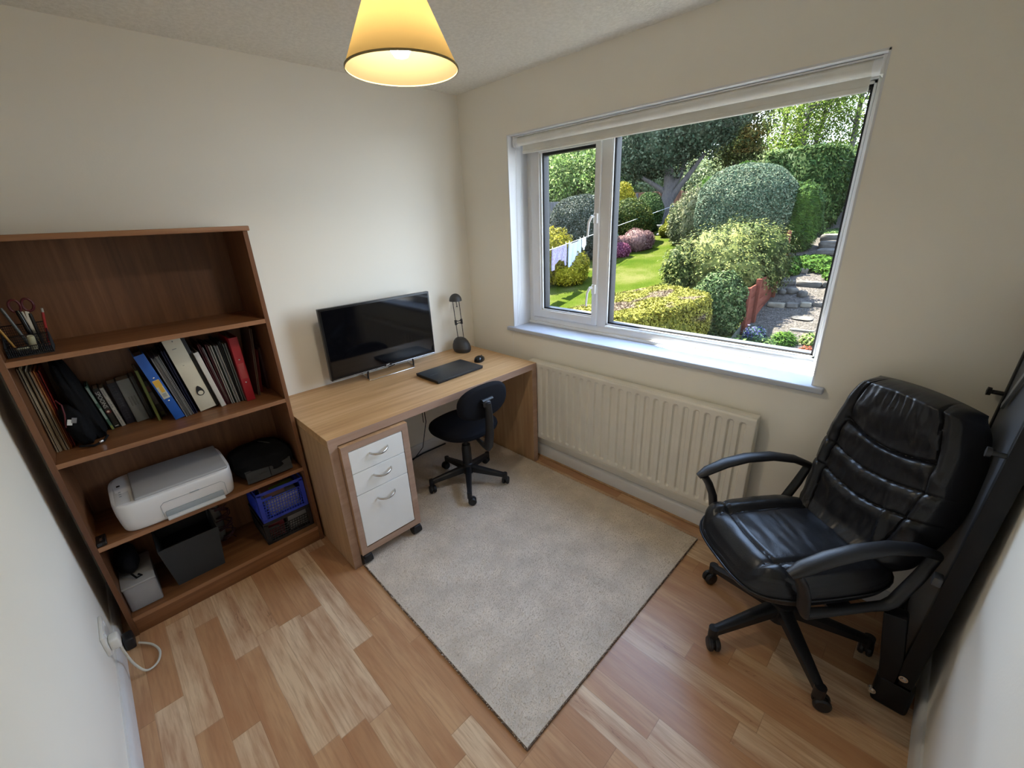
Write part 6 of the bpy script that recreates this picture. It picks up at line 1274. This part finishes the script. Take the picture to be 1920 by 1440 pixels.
S_ = [
 ('stone_slab', 'leftmost pale slab of the near stone step row', (6.50, -0.47, pz(6.50) + 0.035), (0.065, 0.13, 0.040), stone2, 0.1),
 ('stone_slab', 'second slab from the left in the near stone step row', (6.56, -0.70, pz(6.56) + 0.035), (0.070, 0.09, 0.040), stone, 0.05),
 ('stone_slab', 'third slab from the left in the near stone step row', (6.64, -0.88, pz(6.64) + 0.035), (0.060, 0.08, 0.042), stone2, 0.2),
 ('stone_slab', 'fourth slab of the near stone step row, grey and square', (6.72, -1.04, pz(6.72) + 0.035), (0.065, 0.075, 0.040), stone, 0.1),
 ('stone_slab', 'pale slab near the right end of the near step row', (6.82, -1.20, pz(6.82) + 0.045), (0.070, 0.085, 0.040), stone2, 0.25),
 ('stone_slab', 'long grey upper step slab behind the loose rocks', (7.75, -0.66, pz(7.75) + 0.045), (0.07, 0.20, 0.055), stone, 0.0),
 ('stone_slab', 'right half of the upper step row behind the rocks', (7.80, -1.02, pz(7.80) + 0.045), (0.07, 0.15, 0.055), stone, 0.1),
 ('stone_slab', 'grey slab against the red fence on the upper step', (7.80, -0.26, pz(7.8) + 0.035), (0.09, 0.15, 0.045), stone, 0.2),
 ('stone_block', 'brown stone block higher up beside the red fence', (8.70, -0.26, pz(8.7) + 0.03), (0.08, 0.17, 0.05), stone2, 0.0),
 ('rock', 'rounded grey rock lying left on the upper step', (7.30, -0.50, pz(7.3) + 0.04), (0.09, 0.11, 0.065), stone, 0.4),
 ('rock', 'small rock leaning on the rounded rock of the upper step', (7.22, -0.36, pz(7.22) + 0.03), (0.06, 0.07, 0.05), stone, 0.1),
 ('rock', 'small pointed rock lying right on the upper step', (7.15, -0.70, pz(7.15) + 0.04), (0.075, 0.08, 0.075), stone, 0.9),
 ('rock', 'flat dark rock at the right end of the near step', (6.75, -1.38, pz(6.75) + 0.03), (0.13, 0.10, 0.045), stone, 0.3),
 ('stepping_stone', 'round stepping stone set in the gravel', (6.09, -0.98, pz(6.09) + 0.006), (0.15, 0.15, 0.014), stone, 0.0),
 ('stone_slab', 'lowest stone slab edge near the front planting', (5.55, -1.10, pz(5.55) + 0.01), (0.035, 0.16, 0.02), stone2, 0.1),
 ('stone_step', 'lower of the far stone steps beside the conifer', (10.15, -0.50, pz(10.15) + 0.06), (0.20, 0.27, 0.07), stone, 0.1),
 ('stone_step', 'middle of the far stone steps beside the conifer', (10.75, -0.40, pz(10.75) + 0.08), (0.20, 0.27, 0.08), stone, 0.15),
 ('stone_step', 'topmost of the far stone steps beside the conifer', (11.35, -0.30, pz(11.35) + 0.10), (0.20, 0.27, 0.09), stone, 0.05)]
for k, (nm, lab, c, s, m, rz) in enumerate(S_): rock(nm, lab, c, s, m, rz, k + 1, 2.4 if nm == 'rock' else (3.0 if nm == 'stepping_stone' else 7.0))
# low planting
bush('ground_cover', 'weedy green ground cover under the conifer', 'plants', [(9.3, -0.35, pz(9.3) + 0.02, 0.65, 0.50, 0.16), (9.0, -0.95, pz(9.0), 0.55, 0.45, 0.14), (8.5, -1.15, pz(8.5), 0.6, 0.4, 0.14), (8.6, -0.1, pz(8.6) + 0.05, 0.35, 0.2, 0.16)], 14000, 0.03, G['ivy'], seed=51, amp=0.3, fr_=4, up=0.6)
bush('grassy_plant', 'leafy green plant at the right edge of the path', 'plant', [(7.55, -1.25, pz(7.55) + 0.06, 0.40, 0.24, 0.16), (7.1, -1.4, pz(7.1) + 0.05, 0.3, 0.2, 0.15)], 6000, 0.03, G['hedge'], seed=52, amp=0.3, fr_=4, up=0.6)
bush('top_lawn', 'strip of shaded grass beyond the far stone steps', 'grass', [(12.6, -0.5, pz(12.6) - 0.02, 1.1, 0.7, 0.10)], 5000, 0.035, G['hedge'], seed=53, up=1, amp=0.05)
bush('bluebell_clump', 'clump of blue flowers beside the upright shrub', 'flowers', [(4.95, -0.62, pz(4.95) + 0.06, 0.20, 0.16, 0.15)], 2500, 0.020, leafmat('bluebells', (0.03, 0.08, 0.03), (0.06, 0.10, 0.08), (0.12, 0.10, 0.36), 12, 0.2), seed=54, amp=0.5, fr_=6, depth=0.5, core=0.5, up=.6)
bush('spiky_plant', 'spiky green plant in the front gravel bed', 'plant', [(5.05, -1.00, pz(5.05) + 0.03, 0.15, 0.14, 0.12)], 1500, 0.08, G['ivy'], seed=55, aspect=0.12, up=1.6, core=0.25, depth=0.7)
bush('low_plant', 'low leafy green plant at the front of the gravel bed', 'plant', [(4.45, -0.85, pz(4.45) + 0.08, 0.28, 0.22, 0.17), (4.25, -0.62, pz(4.25) + 0.1, 0.25, 0.22, 0.2)], 5000, 0.028, G['hedge'], seed=56, amp=0.5, fr_=6, depth=0.5, core=0.5, up=.6)
bush('low_plant', 'dark low plant filling the front right bed', 'plant', [(4.35, -1.25, pz(4.35) + 0.04, 0.30, 0.26, 0.12)], 4000, 0.026, G['dark'], seed=57, amp=0.5, fr_=6, depth=0.5, core=0.5, up=.6)
bush('primula_plant', 'pale yellow flowered plant in the front gravel bed', 'flowers', [(5.15, -1.30, pz(5.15) + 0.04, 0.13, 0.12, 0.10)], 1200, 0.022, leafmat('primula', (0.04, 0.09, 0.02), (0.12, 0.18, 0.04), (0.55, 0.5, 0.22), 14, 0.2), seed=58, amp=0.5, fr_=6, depth=0.5, core=0.5, up=.6)
bush('red_flowers', 'small red flowered plant in the front right corner bed', 'flowers', [(4.72, -1.36, pz(4.72) + 0.04, 0.10, 0.10, 0.09)], 800, 0.018, leafmat('red_flower', (0.04, 0.08, 0.02), (0.25, 0.05, 0.03), (0.4, 0.08, 0.05), 14, 0.2), seed=59, amp=0.5, fr_=6, depth=0.5, core=0.5, up=.6)
